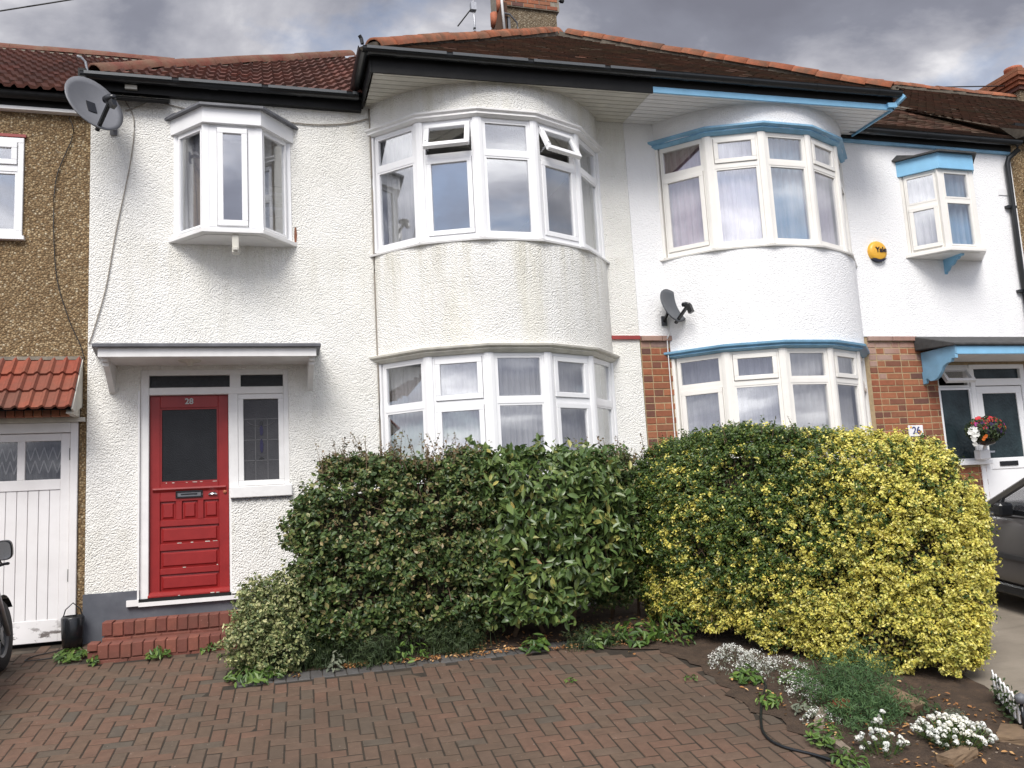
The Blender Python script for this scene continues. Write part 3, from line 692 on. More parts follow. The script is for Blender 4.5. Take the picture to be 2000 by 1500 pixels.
# ---- front door of 28
def front_door_28():
    H = h28
    # fixed frame: jambs, mullion, transom rails
    fr = part_empty('door_frame', H, (.65, .05, 0))
    m = MB(); m.box(-.085, -.003, .01, .13, -.05, 2.33); m.build('jamb', 'white_paint', fr, bevel=.005)
    m = MB(); m.box(-.105, -.088, -.02, .05, -.05, 2.10); m.build('architrave', 'white_paint', fr)
    m = MB(); m.box(.778, .875, .01, .13, -.05, 2.12); m.build('mullion', 'white_paint', fr, bevel=.005)
    m = MB(); m.box(1.345, 1.40, .012, .13, .93, 2.33); m.build('jamb', 'white_paint', fr, bevel=.005)
    m = MB(); m.box(-.003, 1.345, .014, .13, 2.27, 2.33); m.build('head', 'white_paint', fr)
    m = MB(); m.box(-.003, 1.345, .006, .13, 2.062, 2.14); m.build('transom_rail', 'white_paint', fr, bevel=.005)
    m = MB(); m.box(.795, .905, .016, .12, 2.14, 2.27); m.build('mullion', 'white_paint', fr)
    for a, b in ((.0, .795), (.905, 1.345)):
        m = MB(); m.box(a, b, .06, .066, 2.142, 2.268); m.build('pane', 'glass_dark', fr)
    m = MB(); F = Facet((.875, .03), (1.345, .03)); frame_ring(F, m, 0., .47, 1.08, 2.06, .055, -.06, .012); m.build('sidelight_frame', 'white_paint', fr, bevel=.004)
    m = MB(); m.box(.93, 1.29, .045, .051, 1.13, 2.0); m.build('pane', 'glass_leaded', fr)
    m = MB()                                            # leaded lights
    for z in (1.345, 1.565, 1.79): m.box(.93, 1.29, .041, .045, z - .004, z + .004)
    for x in (1.05, 1.175): m.box(x - .004, x + .004, .041, .045, 1.13, 1.79)
    m.tube([(.965, .043, 1.765), (1.0, .043, 1.735), (1.05, .043, 1.715), (1.11, .043, 1.708), (1.17, .043, 1.715), (1.22, .043, 1.735), (1.255, .043, 1.765)], .004, 5); m.build('lead_came', 'lead_came', fr)
    for zc, hh, ww, mt in ((1.665, .055, .018, 'glass_violet'), (1.50, .075, .018, 'glass_violet'), (1.745, .030, .018, 'glass_black')):
        m = MB(); m.extrude([(1.112 + ww * math.sin(t), .044, zc + hh * math.cos(t)) for t in [i * 6.283 / 14 for i in range(14)]], (0, -.006, 0)); m.build('jewel', mt, fr)
    m = MB(); m.extrude([(1.085, .044, 1.36), (1.112, .044, 1.385), (1.14, .044, 1.36)], (0, -.006, 0)); m.build('jewel', 'glass_black', fr)
    m = MB(); m.box(.79, 1.42, -.045, .12, .955, 1.075); m.build('sidelight_sill', 'white_paint', fr, bevel=.008)
    m = MB()
    for i in range(24): m.box(.80 + i * .0255, .80 + i * .0255 + .022, -.022, .02, .935 + .006 * math.sin(i * 1.9), .955)
    m.build('sill_drip', 'lead_grey', fr)
    m = MB(); m.box(.80, 1.40, .0, .20, -.3, .95); m.build('sidelight_wall', 'render_cream', H)
    # threshold
    m = MB(); m.box(-.20, -.088, -.055, .02, -.065, -.005); m.box(-.088, .86, -.055, .02, -.075, -.035); m.build('threshold', 'white_paint', fr)
    m = MB(); m.box(-.09, .79, -.03, .12, -.034, -.004); m.build('weather_strip', 'black_paint', fr)
    # leaf
    dr = part_empty('front_door', H, (.386, .07, 0)); y0, y1 = .055, .10; M = 'door_red'
    x0, x1, z0, z1 = .0, .774, .0, 2.06; st = .10
    m = MB()
    m.box(x0, x0 + st, y0, y1, z0, z1); m.box(x1 - st, x1, y0, y1, z0, z1)
    m.box(x0 + st, x1 - st, y0, y1, 1.93, z1); m.box(x0 + st, x1 - st, y0, y1, .955, 1.145); m.box(x0 + st, x1 - st, y0, y1, .70, .765); m.box(x0 + st, x1 - st, y0, y1, .455, .525); m.box(x0 + st, x1 - st, y0, y1, .215, .275); m.box(x0 + st, x1 - st, y0, y1, z0, .05)
    wi = (x1 - x0 - 2 * st); pw = (wi - .12) / 3
    for i in (1, 2): m.box(x0 + st + i * pw + (i - 1) * .06, x0 + st + i * pw + i * .06, y0, y1, .765, .955)
    m.build('stile_and_rail', M, dr, bevel=.004)
    def panel(a, b, c, e_):
        k = .020; yb = y0 + .022
        m = MB(); m.v = [(a, yb, c), (b, yb, c), (b, yb, e_), (a, yb, e_), (a + k, yb - .004, c + k), (b - k, yb - .004, c + k), (b - k, yb - .004, e_ - k), (a + k, yb - .004, e_ - k), (a + k + .012, yb - .016, c + k + .012), (b - k - .012, yb - .016, c + k + .012), (b - k - .012, yb - .016, e_ - k - .012), (a + k + .012, yb - .016, e_ - k - .012)]
        m.f = [(0, 1, 5, 4), (1, 2, 6, 5), (2, 3, 7, 6), (3, 0, 4, 7), (4, 5, 9, 8), (5, 6, 10, 9), (6, 7, 11, 10), (7, 4, 8, 11), (8, 9, 10, 11)]; m.build('panel', M, dr)
    for i in range(3): panel(x0 + st + i * (pw + .06), x0 + st + i * (pw + .06) + pw, .765, .955)
    panel(x0 + st, x1 - st, .525, .70); panel(x0 + st, x1 - st, .275, .455); panel(x0 + st, x1 - st, .05, .215)
    m = MB(); m.box(x0 + st, x1 - st, y0 + .02, y0 + .026, 1.145, 1.93); m.build('pane', 'glass_dark', dr)
    m = MB(); F = Facet((x0 + st, y0 + .012), (x1 - st, y0 + .012)); frame_ring(F, m, .0, wi, 1.147, 1.928, .016, -.01, .006); m.build('glazing_bead', M, dr)
    m = MB(); m.extrude([(x0 + .03, y0, 1.10), (x0 + .03, y0 - .022, 1.095), (x0 + .03, y0 - .026, 1.08), (x0 + .03, y0 - .008, 1.06), (x0 + .03, y0, 1.05)], (x1 - x0 - .06, 0, 0)); m.build('ledge', M, dr)
    m = MB(); m.extrude([(x0 - .01, y0, .052), (x0 - .01, y0 - .02, .045), (x0 - .01, y0 - .055, .012), (x0 - .01, y0 - .055, .0), (x0 - .01, y0, .0)], (x1 - x0 + .01, 0, 0)); m.build('weatherboard', M, dr)
    m = MB(); F = Facet((.25, y0), (.515, y0)); frame_ring(F, m, 0, .265, .985, 1.06, .016, .0, .014); m.build('letterbox', 'black_plastic', dr, bevel=.003)
    m = MB(); m.box(.268, .497, y0 - .006, y0, .998, 1.046); m.build('letterbox_flap', 'lead_grey', dr)
    m = MB(); m.box(.30, .46, y0 - .012, y0 - .006, 1.020, 1.030); m.build('letterbox_slot', 'black_plastic', dr)
    m = MB(); m.extrude([(.615 + .045 * math.cos(t), y0, 1.005 + .032 * math.sin(t)) for t in [i * math.pi / 10 for i in range(11)]], (0, -.022, 0)); m.build('door_pull', 'chrome', dr, True)
    m = MB(); m.lathe([(.0, -.016), (.016, -.014), (.02, 0)], (.735, y0, 1.03), (0, 1, 0), 14); m.build('lock', 'terracotta', dr, True)
    piece('door_number', text_mesh('28', .085, 'number_grey', .004, .0016), (.385, y0 - .005, 1.995), dr, (rad(90), 0, 0))
    m = MB()                                             # bare wood where the paint has chipped off
    rr = random.Random(3)
    for zz, xa, xb in ((.528, .14, .42), (.528, .45, .66), (.278, .28, .45), (.282, .50, .66), (.006, .02, .75), (1.147, .11, .66)):
        x = xa
        while x < xb:
            l = rr.uniform(.008, .05)
            if rr.random() < (.3 if zz < .1 else .5): m.box(x, min(x + l, xb), y0 - (.0585 if zz < .1 else .0018), y0 - (.052 if zz < .1 else -.004), zz - rr.uniform(.002, .005), zz + rr.uniform(.001, .005))
            x += l + rr.uniform(.004, .03)
    m.build('chipped_paint', 'trim_cream', dr)
front_door_28()
m = MB(); m.box(-.60, -.085, -.014, .0, -.55, .085); m.box(-.085, 2.3, -.014, .0, -.55, -.037); m.build('plinth', 'plinth_grey', h28)

# ---- porch canopy of 28
cn = part_empty('porch_canopy', h28, (.65, 0, 2.4))
m = MB(); m.box(-.385, 1.66, -.56, .0, 2.372, 2.41); m.build('soffit', 'white_paint', cn)
m = MB(); m.box(-.395, 1.67, -.585, -.561, 2.362, 2.46); m.build('fascia', 'white_paint', cn, bevel=.004)
for x in (-.395, 1.648):
    m = MB(); m.box(x, x + .022, -.56, -.002, 2.411, 2.47); m.build('fascia', 'white_paint', cn)
m = MB(); m.v = [(-.44, -.63, 2.452), (1.715, -.63, 2.452), (1.735, -.0, 2.475), (-.51, -.0, 2.475), (-.44, -.635, 2.492), (1.715, -.635, 2.492), (1.735, -.0, 2.575), (-.51, 0, 2.575)]
m.f = [(0, 3, 2, 1), (4, 5, 6, 7), (0, 1, 5, 4), (1, 2, 6, 5), (2, 3, 7, 6), (3, 0, 4, 7)]; m.build('roof_felt', 'lead_grey', cn, bevel=.008)
for x in (-.375, 1.60):
    m = MB(); pr = [(0, 2.372), (-.50, 2.372), (-.50, 2.335), (-.43, 2.335), (-.43, 2.30), (-.37, 2.30), (-.30, 2.26), (-.20, 2.20), (-.10, 2.14), (-.05, 2.10), (0, 2.08)]
    m.extrude([(x, y, z) for y, z in pr], (.055, 0, 0)); m.build('bracket', 'white_paint', cn)
m = MB(); m.lathe([(.0, -.05), (.03, -.045), (.035, -.02), (.11, -.008), (.115, 0)], (.42, -.30, 2.372), (0, 0, 1), 20); m.build('ceiling_lamp', 'trim_cream', cn, True)

# ---- front steps
st = tag(thing('front_steps', (.3, -.4, -.5), 'two red brick steps below the red front door', 'steps'), None, None)
def brickmesh(n, lx, ly, lz, mat, c=.006): return chamfer_box(n, lx, ly, lz, c, mat)
sold = brickmesh('soldier_brick', .088, .20, .125, 'step_brick'); stre = brickmesh('brick', .255, .10, .062, 'step_brick'); stre2 = brickmesh('brick', .255, .10, .075, 'step_brick')
def jit(o, a=.006): o.rotation_euler = (random.gauss(0, a), random.gauss(0, a), random.gauss(0, a)); return o
for i in range(14): jit(piece('soldier_brick', sold, (-.325 + i * .0965, -.35 + random.gauss(0, .002), -.235 + random.gauss(0, .002)), st))
for i in range(6): jit(piece('brick', stre, (-.24 + i * .266, -.345, -.345), st))
for i in range(14): jit(piece('soldier_brick', sold, (-.295 + i * .0965, -.75 + random.gauss(0, .003), -.388 + random.gauss(0, .002)), st))
for i in range(6): jit(piece('brick', stre2, (-.215 + i * .268, -.745, -.492 + .003 * i), st))
for k in (0, 1): jit(piece('brick', chamfer_box('brick', .085, .21, .065, .006, 'step_brick'), (-.390, -.70 + k * .02, -.345 - k * .075), st), .02)
m = MB(); m.box(-.35, .98, -.335, -.015, -.45, -.185); m.build('tread', 'step_brick', st)
m = MB(); m.box(-.33, 1.0, -.735, -.33, -.6, -.338); m.build('tread', 'step_brick', st)

# ------------------------------------------------------------------ house 26
C26 = 7.47; dz = .06
holed_wall('wall', XE + .002, 11.83, 2.70, 5.75, [(C26 - 1.43, C26 + 1.43, 3.70, 5.18), (9.98, 10.93, 3.90, 5.0)], 'render_white', h26)
holed_wall('wall', XE + .012, 11.83, -.6, 2.698, [(C26 - 1.43, C26 + 1.43, .95, 2.42), (10.08, 11.60, -.25, 2.30)], 'mortar', h26, .012)
curved_band('bay_wall', C26, 2.47, 3.665, 'render_white', h26); curved_band('bay_wall', C26, 5.20, 5.72, 'render_white', h26); curved_band('bay_wall', C26, -.6, .93, 'render_white', h26)
facet_band('bay_sill', C26, 0, 0, 'upvc_cream', h26, 0, 0, prof=[(R_ - .2, 3.672), (R_ + .045, 3.664), (R_ + .05, 3.684), (R_ - .02, 3.71), (R_ - .2, 3.71)], ext=.03)
facet_band('bay_head_trim', C26, 0, 0, 'blue_paint_worn', h26, 0, 0, prof=[(R_ - .16, 5.15), (R_ + .0, 5.152), (R_ + .04, 5.185), (R_ + .03, 5.20), (R_ + .075, 5.225), (R_ + .075, 5.25), (R_ - .16, 5.25)], ext=.03)
facet_band('bay_head_trim', C26, 0, 0, 'blue_paint_worn', h26, 0, 0, prof=[(R_ - .16, 2.405), (R_ + .0, 2.408), (R_ + .045, 2.43), (R_ + .035, 2.45), (R_ + .075, 2.465), (R_ + .08, 2.49), (R_ - .16, 2.50)], ext=.03)
facet_band('bay_sill', C26, 0, 0, 'upvc_cream', h26, 0, 0, prof=[(R_ - .2, .933), (R_ + .045, .927), (R_ + .05, .95), (R_ - .02, .98), (R_ - .2, .98)], ext=.03)
bu26, FU26 = bay(h26, C26, 3.71, 5.15, 4.755, [('fixed', 'sash'), ('sash', 'fixed'), ('fixed', 'fixed'), ('sash', 'fixed'), ('fixed', 'sash')], 'upvc_cream')
bl26, FL26 = bay(h26, C26, .98, 2.405, 2.015, [('fixed', 'sash'), ('sash', 'fixed'), ('fixed', 'fixed'), ('sash', 'fixed'), ('fixed', 'sash')], 'upvc_cream')
ow26, FO26 = oriel(h26, 9.86, 11.04, 10.17, 10.72, -.36, 3.87, 5.0, 5.33, 'upvc_cream', 'blue_paint', 'felt_dark', [('fixed', 'sash', 4.54, .05), ('fixed', 'fixed', 4.56, .06), ('fixed', 'sash', 4.54, .05)], .22, 'upvc_cream')
m = MB(); prf = [(0, 3.815), (-.33, 3.815), (-.33, 3.785), (-.27, 3.78), (-.25, 3.755), (-.20, 3.75), (-.15, 3.70), (-.09, 3.69), (-.05, 3.64), (-.02, 3.63), (0, 3.60)]
m.extrude([(10.42, y, z) for y, z in prf], (.05, 0, 0)); m.build('bracket', 'blue_paint', ow26)

# brickwork (Flemish bond)
bs = [chamfer_box('brick', .249, .06, .074, .004, mt) for mt in ('brick', 'brick_stained')]; bh = [chamfer_box('brick', .116, .06, .074, .004, mt) for mt in ('brick', 'brick_stained')]
def brickwork(x0, x1, z0, z1, holes=(), stain=None, parent=h26):
    nz = int(round((z1 - z0) / .0868))
    for r in range(nz):
        z = z1 - (r + .5) * .0868; x = x0 - (.13 if r % 2 else .0); k = r
        while x < x1:
            hd = k % 2 == 0; w = .128 if hd else .262; a, b = max(x, x0), min(x + w, x1)
            if b - a > .04 and not any(h[0] < (a + b) / 2 < h[1] and h[2] < z < h[3] for h in holes):
                st_ = 1 if stain and stain((a + b) / 2, z) else 0
                me = (bh if hd else bs)[st_]; sc = (b - a - .012) / ((.116 if hd else .249))
                o = piece('brick', me, ((a + b) / 2, .007 + random.gauss(0, .0012), z), parent, None, (sc, 1, 1)); o.rotation_euler = (0, random.gauss(0, .004), 0)
            x += w; k += 1
brickwork(XE + .015, 6.06, 1.0, 2.64, stain=lambda x, z: z > 2.56)
brickwork(8.98, 10.07, .55, 2.63, stain=lambda x, z: z > 2.38 and random.random() < .8 or (x < 9.2 and z > 1.9 and random.random() < .5))
brickwork(10.07, 10.72, -.2, .88)
for xa, xb in ((XE + .015, 6.20), (8.98, 9.78)):      # projecting top course
    n = max(1, int((xb - xa) / .28)); w = (xb - xa) / n; me = chamfer_box('brick', w - .008, .07, .062, .004, 'brick_stained')
    for i in range(n): piece('brick', me, (xa + (i + .5) * w, -.030, 2.668), h26)
m = MB(); m.box(5.24, XE, -.03, .0, 2.655, 2.70); m.build('string_course', 'red_band', h28)
m = MB(); m.box(10.07, 10.72, .014, .20, -.3, .90); m.build('sidelight_wall', 'mortar', h26)

# front door, sidelight and canopy of 26
def front_door_26():
    fr = part_empty('door_frame', h26, (10.9, .05, 0)); U = 'upvc'
    m = MB(); m.box(10.03, 10.76, -.08, .05, .905, .965); m.build('sidelight_sill', U, fr, bevel=.006)
    F = Facet((10.07, .02), (10.62, .02))
    m = MB(); frame_ring(F, m, 0, .55, .965, 1.98, .03, -.06, .01); m.build('sidelight_frame', U, fr)
    m = MB(); F.box(m, .03, .52, .995, 1.95, -.02, -.012); m.build('pane', 'glass_pattern', fr)
    m = MB(); frame_ring(F, m, 0, .55, 1.985, 2.30, .03, -.06, .0); m.build('frame', U, fr)
    m = MB(); frame_ring(F, m, .03, .52, 2.02, 2.27, .045, -.02, .03, 2.27, rad(-33)); m.build('sash', U, fr)
    m = MB(); F.box(m, .07, .48, 2.06, 2.23, .0, .008, 2.27, rad(-33)); m.build('pane', 'glass', fr)
    m = MB(); m.box(10.62, 10.70, -.005, .12, -.25, 2.30); m.build('jamb', U, fr, bevel=.005)
    m = MB(); m.box(11.52, 11.60, -.005, .12, -.25, 2.30); m.build('jamb', U, fr, bevel=.005)
    m = MB(); m.box(10.70, 11.52, -.003, .12, 2.0, 2.10); m.build('transom_rail', U, fr, bevel=.005)
    m = MB(); m.box(10.70, 11.52, -.003, .12, 2.24, 2.30); m.build('head', U, fr)
    m = MB(); m.box(10.70, 11.52, .04, .048, 2.10, 2.24); m.build('pane', 'glass_pattern', fr)
    dr = part_empty('front_door', h26, (11.1, .03, 0))
    D = Facet((10.71, .02), (11.51, .02))
    m = MB(); frame_ring(D, m, .0, .80, -.15, 1.99, .10, -.03, .015, wb=.16); D.box(m, .10, .70, .83, .985, -.03, .015); m.build('leaf_frame', U, dr, bevel=.004)
    m = MB(); D.box(m, .10, .70, .985, 1.89, -.01, .0); m.build('pane', 'glass_pattern', dr)
    m = MB(); D.box(m, .10, .70, .01, .83, -.015, .004); m.build('panel', U, dr)
    m = MB(); D.box(m, .24, .56, .87, .935, .016, .03); m.build('letterbox', 'black_plastic', dr, bevel=.004)
    m = MB(); D.box(m, .015, .05, .95, 1.16, .016, .03); D.box(m, .02, .14, 1.06, 1.085, .04, .06); m.build('handle', 'chrome', dr)
    cp = part_empty('porch_canopy', h26, (10.8, 0, 2.4))
    m = MB(); m.box(9.86, 11.8, -.58, -.01, 2.34, 2.38); m.build('soffit', 'white_paint', cp)
    m = MB(); m.box(9.86, 11.8, -.605, -.581, 2.35, 2.455); m.build('fascia', 'blue_paint', cp)
    m = MB(); m.extrude([(9.835, -.605, 2.47), (9.835, -.605, 2.355), (9.835, .0, 2.20), (9.835, .0, 2.47)], (.024, 0, 0)); m.build('side_board', 'blue_paint_worn', cp)
    prf = [(-.60, 2.35), (-.60, 2.30), (-.54, 2.30), (-.52, 2.26), (-.45, 2.255), (-.38, 2.22), (-.33, 2.15), (-.27, 2.09), (-.20, 2.06), (-.13, 2.06), (-.09, 2.10), (-.06, 2.10), (-.04, 2.04), (0, 2.03), (0, 2.2)]
    m = MB(); m.extrude([(9.82, y, z) for y, z in prf], (.05, 0, 0)); m.build('bracket', 'blue_paint_worn', cp)
    m = MB(); m.v = [(9.80, -.64, 2.46), (11.82, -.64, 2.46), (11.82, 0, 2.50), (9.74, 0, 2.50), (9.80, -.64, 2.495), (11.82, -.64, 2.495), (11.82, 0, 2.70), (9.74, 0, 2.70)]
    m.f = [(0, 3, 2, 1), (4, 5, 6, 7), (0, 1, 5, 4), (1, 2, 6, 5), (2, 3, 7, 6), (3, 0, 4, 7)]; m.build('roof_felt', 'felt_dark', cp, bevel=.01)
front_door_26()
m = MB(); m.box(11.58, 11.74, -.012, .0, 4.83, 4.93); m.build('air_vent', 'soffit_clean', h26)
pq = thing('number_plaque', (9.58, -.02, 1.33), 'small white ceramic plaque reading 26 on the brick pier', 'sign')
m = MB(); m.box(9.465, 9.70, -.028, -.006, 1.325, 1.475); m.build('plate', 'ceramic_white', pq, bevel=.004)
piece('numeral', text_mesh('26', .135, 'ink_blue', .002, .002), (9.585, -.031, 1.402), pq, (rad(90), 0, 0))
for x, z in ((9.635, 1.36), (9.655, 1.385), (9.62, 1.385), (9.50, 1.45)):
    m = MB(); m.lathe([(0, -.004), (.016, -.003), (.016, 0)], (x, -.0285, z), (0, 1, 0), 10); m.build('painted_flower', 'yellow_plastic', pq)

# ------------------------------------------------------------------ house 30 (left) and 24 (right)
holed_wall('wall', -8., -.592, -.6, 5.16, [(-2.62, -1.215, 3.72, 4.80), (-3.4, -.66, -.4, 1.80)], 'pebbledash_brown', h30, .03)
m = MB(); m.box(-8, -.6, 1.0, 1.1, -.4, 5.4); m.build('rear_wall', 'interior', h30)
w30 = part_empty('window', h30, (-1.9, 0, 3.7)); F = Facet((-2.62, .02), (-1.215, .02))
m = MB(); frame_ring(F, m, 0, F.L, 3.73, 4.79, .055, -.06, .02); F.box(m, .66, .74, 3.785, 4.735, -.06, .02); F.box(m, .74, F.L - .055, 4.42, 4.49, -.06, .018); F.box(m, .055, .66, 4.42, 4.49, -.06, .018); m.build('frame', 'upvc', w30, bevel=.004)
light(F, w30, .74, F.L - .055, 4.49, 4.735, 'sash', 'upvc'); light(F, w30, .74, F.L - .055, 3.785, 4.42, 'fixed', 'upvc')
light(F, w30, .055, .66, 4.49, 4.735, 'sash', 'upvc'); light(F, w30, .055, .66, 3.785, 4.42, 'fixed', 'upvc')
m = MB(); m.box(-2.66, -1.19, -.03, .1, 3.69, 3.728); m.build('sill', 'upvc', w30)
m = MB(); m.box(-2.64, -1.20, .0, .1, 4.80, 4.83); m.build('lintel', 'red_band', h30)
# garage
gd = part_empty('garage_door', h30, (-2., .05, -.36))
m = MB(); m.box(-.735, -.665, -.0, .16, -.36, 1.80); m.build('frame_post', 'garage_white', gd, bevel=.005)
m = MB(); m.box(-3.4, -.735, .0, .16, 1.70, 1.80); m.build('frame_head', 'white_paint', gd, bevel=.005)
m = MB(); m.box(-3.4, -.60, -.03, .10, 1.802, 1.845); m.build('frame_head', 'trim_cream', gd)
gz0, gz1 = -.345, 1.695
for (a, b) in ((-1.98, -.74), (-3.3, -1.99)):
    m = MB(); m.box(a + .09, b - .085, .03, .075, 1.62, gz1); m.box(a + .09, b - .085, .03, .075, 1.13, 1.235); m.box(a, a + .09, .03, .075, gz0, gz1); m.box(b - .085, b, .03, .075, gz0, gz1); m.box(a + .09, b - .085, .032, .075, gz0, -.13)
    xs = [a + .09, a + .09 + (b - a - .175) / 3, a + .09 + (b - a - .175) * 2 / 3, b - .085]
    for x in xs[1:3]: m.box(x - .035, x + .035, .032, .075, 1.235, 1.62)
    m.build('leaf_frame', 'garage_white', gd, bevel=.004)
    for i in range(3):
        l, r = xs[i] + (.035 if i else 0), xs[i + 1] - (.035 if i < 2 else 0)
        m = MB(); m.box(l, r, .052, .056, 1.235, 1.62); m.build('pane', 'glass_dim', gd)
        K = 40; mm = MB()
        for j in range(2):
            for q in range(K + 1): mm.v.append((l + (r - l) * q / K, .09 + .012 * math.sin(q * .9), 1.235 + .385 * j))
        mm.f = [(q, q + 1, K + 2 + q, K + 1 + q) for q in range(K)]; mm.build('lace_blind', 'blind_dark', gd)
        mm = MB()
        for q in range(5):
            xa = l + (r - l) * q / 4; s_ = (r - l) / 4
            for zz in (1.30, 1.43): mm.bar((xa - s_ * .5, .072, zz), (xa, .072, zz + .13), .008, .012, (0, 1, 0)); mm.bar((xa, .072, zz + .13), (xa + s_ * .5, .072, zz), .008, .012, (0, 1, 0))
        mm.build('lattice', 'lace', gd)
    n = int((b - a - .175) / .092); wv = (b - a - .175) / n
    for i in range(n):
        x = a + .09 + i * wv; m = MB(); m.box(x + .0022, x + wv - .0022, .040, .062, -.13, 1.13); m.build('board', 'garage_white', gd, bevel=.003)
for z in (.22, 1.42):
    m = MB(); m.box(-.745, -.728, .018, .032, z, z + .12); m.build('hinge', 'black_paint', gd)
m = MB(); m.box(-3.4, -.7, .25, .26, -.4, 1.8); m.build('garage_dark', 'black_paint', gd)
# tiled porch over the garage
def tile_mesh(name, w, l, amp, th, mat, rolls=2, n=12):
    vs, fs = [], []
    for i in range(n + 1):
        t = i / n; x = (t - .5) * w; ph = (t * rolls) % 1.0
        z = amp * (math.exp(-((ph - .78) / .16) ** 2) * 1.7 - .25) if i < n else amp * (math.exp(-((.0 - .22) / .16) ** 2) * 1.7 - .25)
        vs += [(x, 0, z + th), (x, l, z), (x, 0, z - .006)]
    for i in range(n): a, b = i * 3, i * 3 + 3; fs += [(a, b, b + 1, a + 1), (a + 2, b + 2, b, a)]
    return mesh_of(name, vs, fs, mat, False)
pt = part_empty('porch_roof', h30, (-2, -.2, 2.1)); pa = math.atan2(2.455 - 1.895, .46); pme = tile_mesh('roof_tile', .232, .262, .020, .02, 'porch_tile', 2)
m = MB(); m.v = [(-3.6, -.44, 1.875), (-.645, -.44, 1.875), (-.645, .02, 2.435), (-3.6, .02, 2.435), (-.645, .02, 1.9)]; m.f = [(0, 1, 2, 3)]; m.build('boarding', 'black_paint', pt)
m = MB(); m.extrude([(-.645, -.455, 1.885), (-.645, .01, 2.45), (-.645, .01, 1.95), (-.645, -.38, 1.86)], (.015, 0, 0)); m.build('verge_board', 'trim_cream', pt)
m = MB(); m.extrude([(-.70, -.40, 1.845), (-.70, .0, 1.845), (-.70, .0, 2.3), (-.70, -.36, 1.90)], (.05, 0, 0)); m.build('cheek', 'trim_cream', pt)
for r in range(3):
    for i in range(12):
        s_ = r * .243; o = piece('roof_tile', pme, (-.755 - i * .230, -.46 + s_ * math.cos(pa), 1.892 + s_ * math.sin(pa)), pt); o.rotation_euler = (pa - .03 + random.gauss(0, .008), 0, random.gauss(0, .006))
m = MB(); m.box(-3.6, -.64, -.012, .03, 2.44, 2.475); m.build('flashing', 'mortar_grey', pt)
sbm = chamfer_box('soldier_brick', .068, .08, .07, .004, 'brick')
for i in range(34): piece('soldier_brick', sbm, (-.735 - i * .078, -.30, 1.865), pt)
m = MB(); m.box(-3.5, -.70, -.28, .02, 1.846, 1.90); m.build('lintel', 'mortar_grey', pt)

holed_wall('wall', 11.87, 20., -.6, 5.78, [(13.3, 14.9, 3.8, 5.0)], 'pebbledash_brown', h24, .05)
w24 = part_empty('window', h24, (14.1, 0, 3.8)); F = Facet((13.3, .04), (14.9, .04)); m = MB(); frame_ring(F, m, 0, 1.6, 3.8, 5.0, .06, -.06, .02); F.box(m, .77, .83, 3.86, 4.94, -.06, .02); m.build('frame', 'upvc', w24)
light(F, w24, .06, .77, 3.86, 4.94, 'fixed', 'upvc'); light(F, w24, .83, 1.54, 3.86, 4.94, 'sash', 'upvc')
m = MB(); m.box(12.5, 15.6, 1., 1.1, 3.4, 5.4); m.build('rear_wall', 'interior', h24)
m = MB(); m.box(11.845, 11.885, -.01, .05, -.4, 5.6); m.build('wall_edge', 'white_paint', h24)
m = MB(); m.box(12.12, 12.22, -.03, .05, 4.86, 4.96); m.build('air_vent', 'black_plastic', h24)

# ------------------------------------------------------------------ roofs
def roof_sheet(name, pts, mat, parent, th=.03):
    m = MB(); P = [Vector(p) for p in pts]; n = (P[1] - P[0]).cross(P[2] - P[0]).normalized(); m.extrude(P, -n * th if n.z > 0 else n * th); return m.build(name, mat, parent)
def inpoly(px, py, poly):
    r = np.zeros(len(px), bool); n = len(poly); j = n - 1
    for i in range(n):
        xi, yi = poly[i]; xj, yj = poly[j]
        c = ((yi > py) != (yj > py)) & (px < (xj - xi) * (py - yi) / (yj - yi + 1e-12) + xi); r ^= c; j = i
    return r
def plain_tiles(pts, parent, tw=.165, te=.10):
    """double-lapped plain tiles on a planar polygon whose first edge is the eaves"""
    P = [np.array(p, float) for p in pts]; o0 = P[0]; u = P[1] - P[0]; u /= np.linalg.norm(u)
    nn = np.cross(P[1] - P[0], P[2] - P[0]); nn /= np.linalg.norm(nn); nn = nn if nn[2] > 0 else -nn; v = np.cross(nn, u); v = v if v[2] > 0 else -v
    uv = [((p - o0) @ u, (p - o0) @ v) for p in P]; us = [a for a, b in uv]; vs = [b for a, b in uv]
    a, b = np.meshgrid(np.arange(min(us) - .2, max(us) + .2, tw), np.arange(0, max(vs) + te, te)); a = a + (np.round(b / te) % 2) * tw / 2
    a = a.ravel(); b = b.ravel(); k = inpoly(a + tw / 2, b + te / 2, uv); a, b = a[k], b[k]; n = len(a)
    lift = .016 + rng.normal(0, .003, n); g = .002
    def pt(A, B, H): return o0 + A[:, None] * u + B[:, None] * v + H[:, None] * nn
    z = np.full(n, .002)
    q = np.stack([pt(a + g, b, lift), pt(a + tw - g, b, lift + rng.normal(0, .002, n)), pt(a + tw - g, b + te * 1.1, z), pt(a + g, b + te * 1.1, z), pt(a + g, b, z - .004), pt(a + tw - g, b, z - .004)], 1)
    F = np.array([[0, 1, 2, 3], [4, 5, 1, 0]])[None] + 6 * np.arange(n)[:, None, None]
    ob = np_mesh('plain_tile', q.reshape(-1, 3), F.reshape(-1, 4), 'plain_tile', parent); ob['kind'] = 'stuff'; return ob
def clay_tiles(parent, mesh, x0, x1, y0, z0, slope, rows, keep, w, ex):
    pa = math.atan(slope); n = int((x1 - x0) / w)
    for r in range(rows):
        s_ = r * ex; y = y0 + s_ * math.cos(pa); z = z0 + s_ * math.sin(pa)
        for i in range(n):
            x = x0 + (i + .5) * w
            if keep(x, y + .1):
                o = piece('roof_tile', mesh, (x, y, z), parent); o.rotation_euler = (pa - .035 + random.gauss(0, .006), random.gauss(0, .006), random.gauss(0, .006))
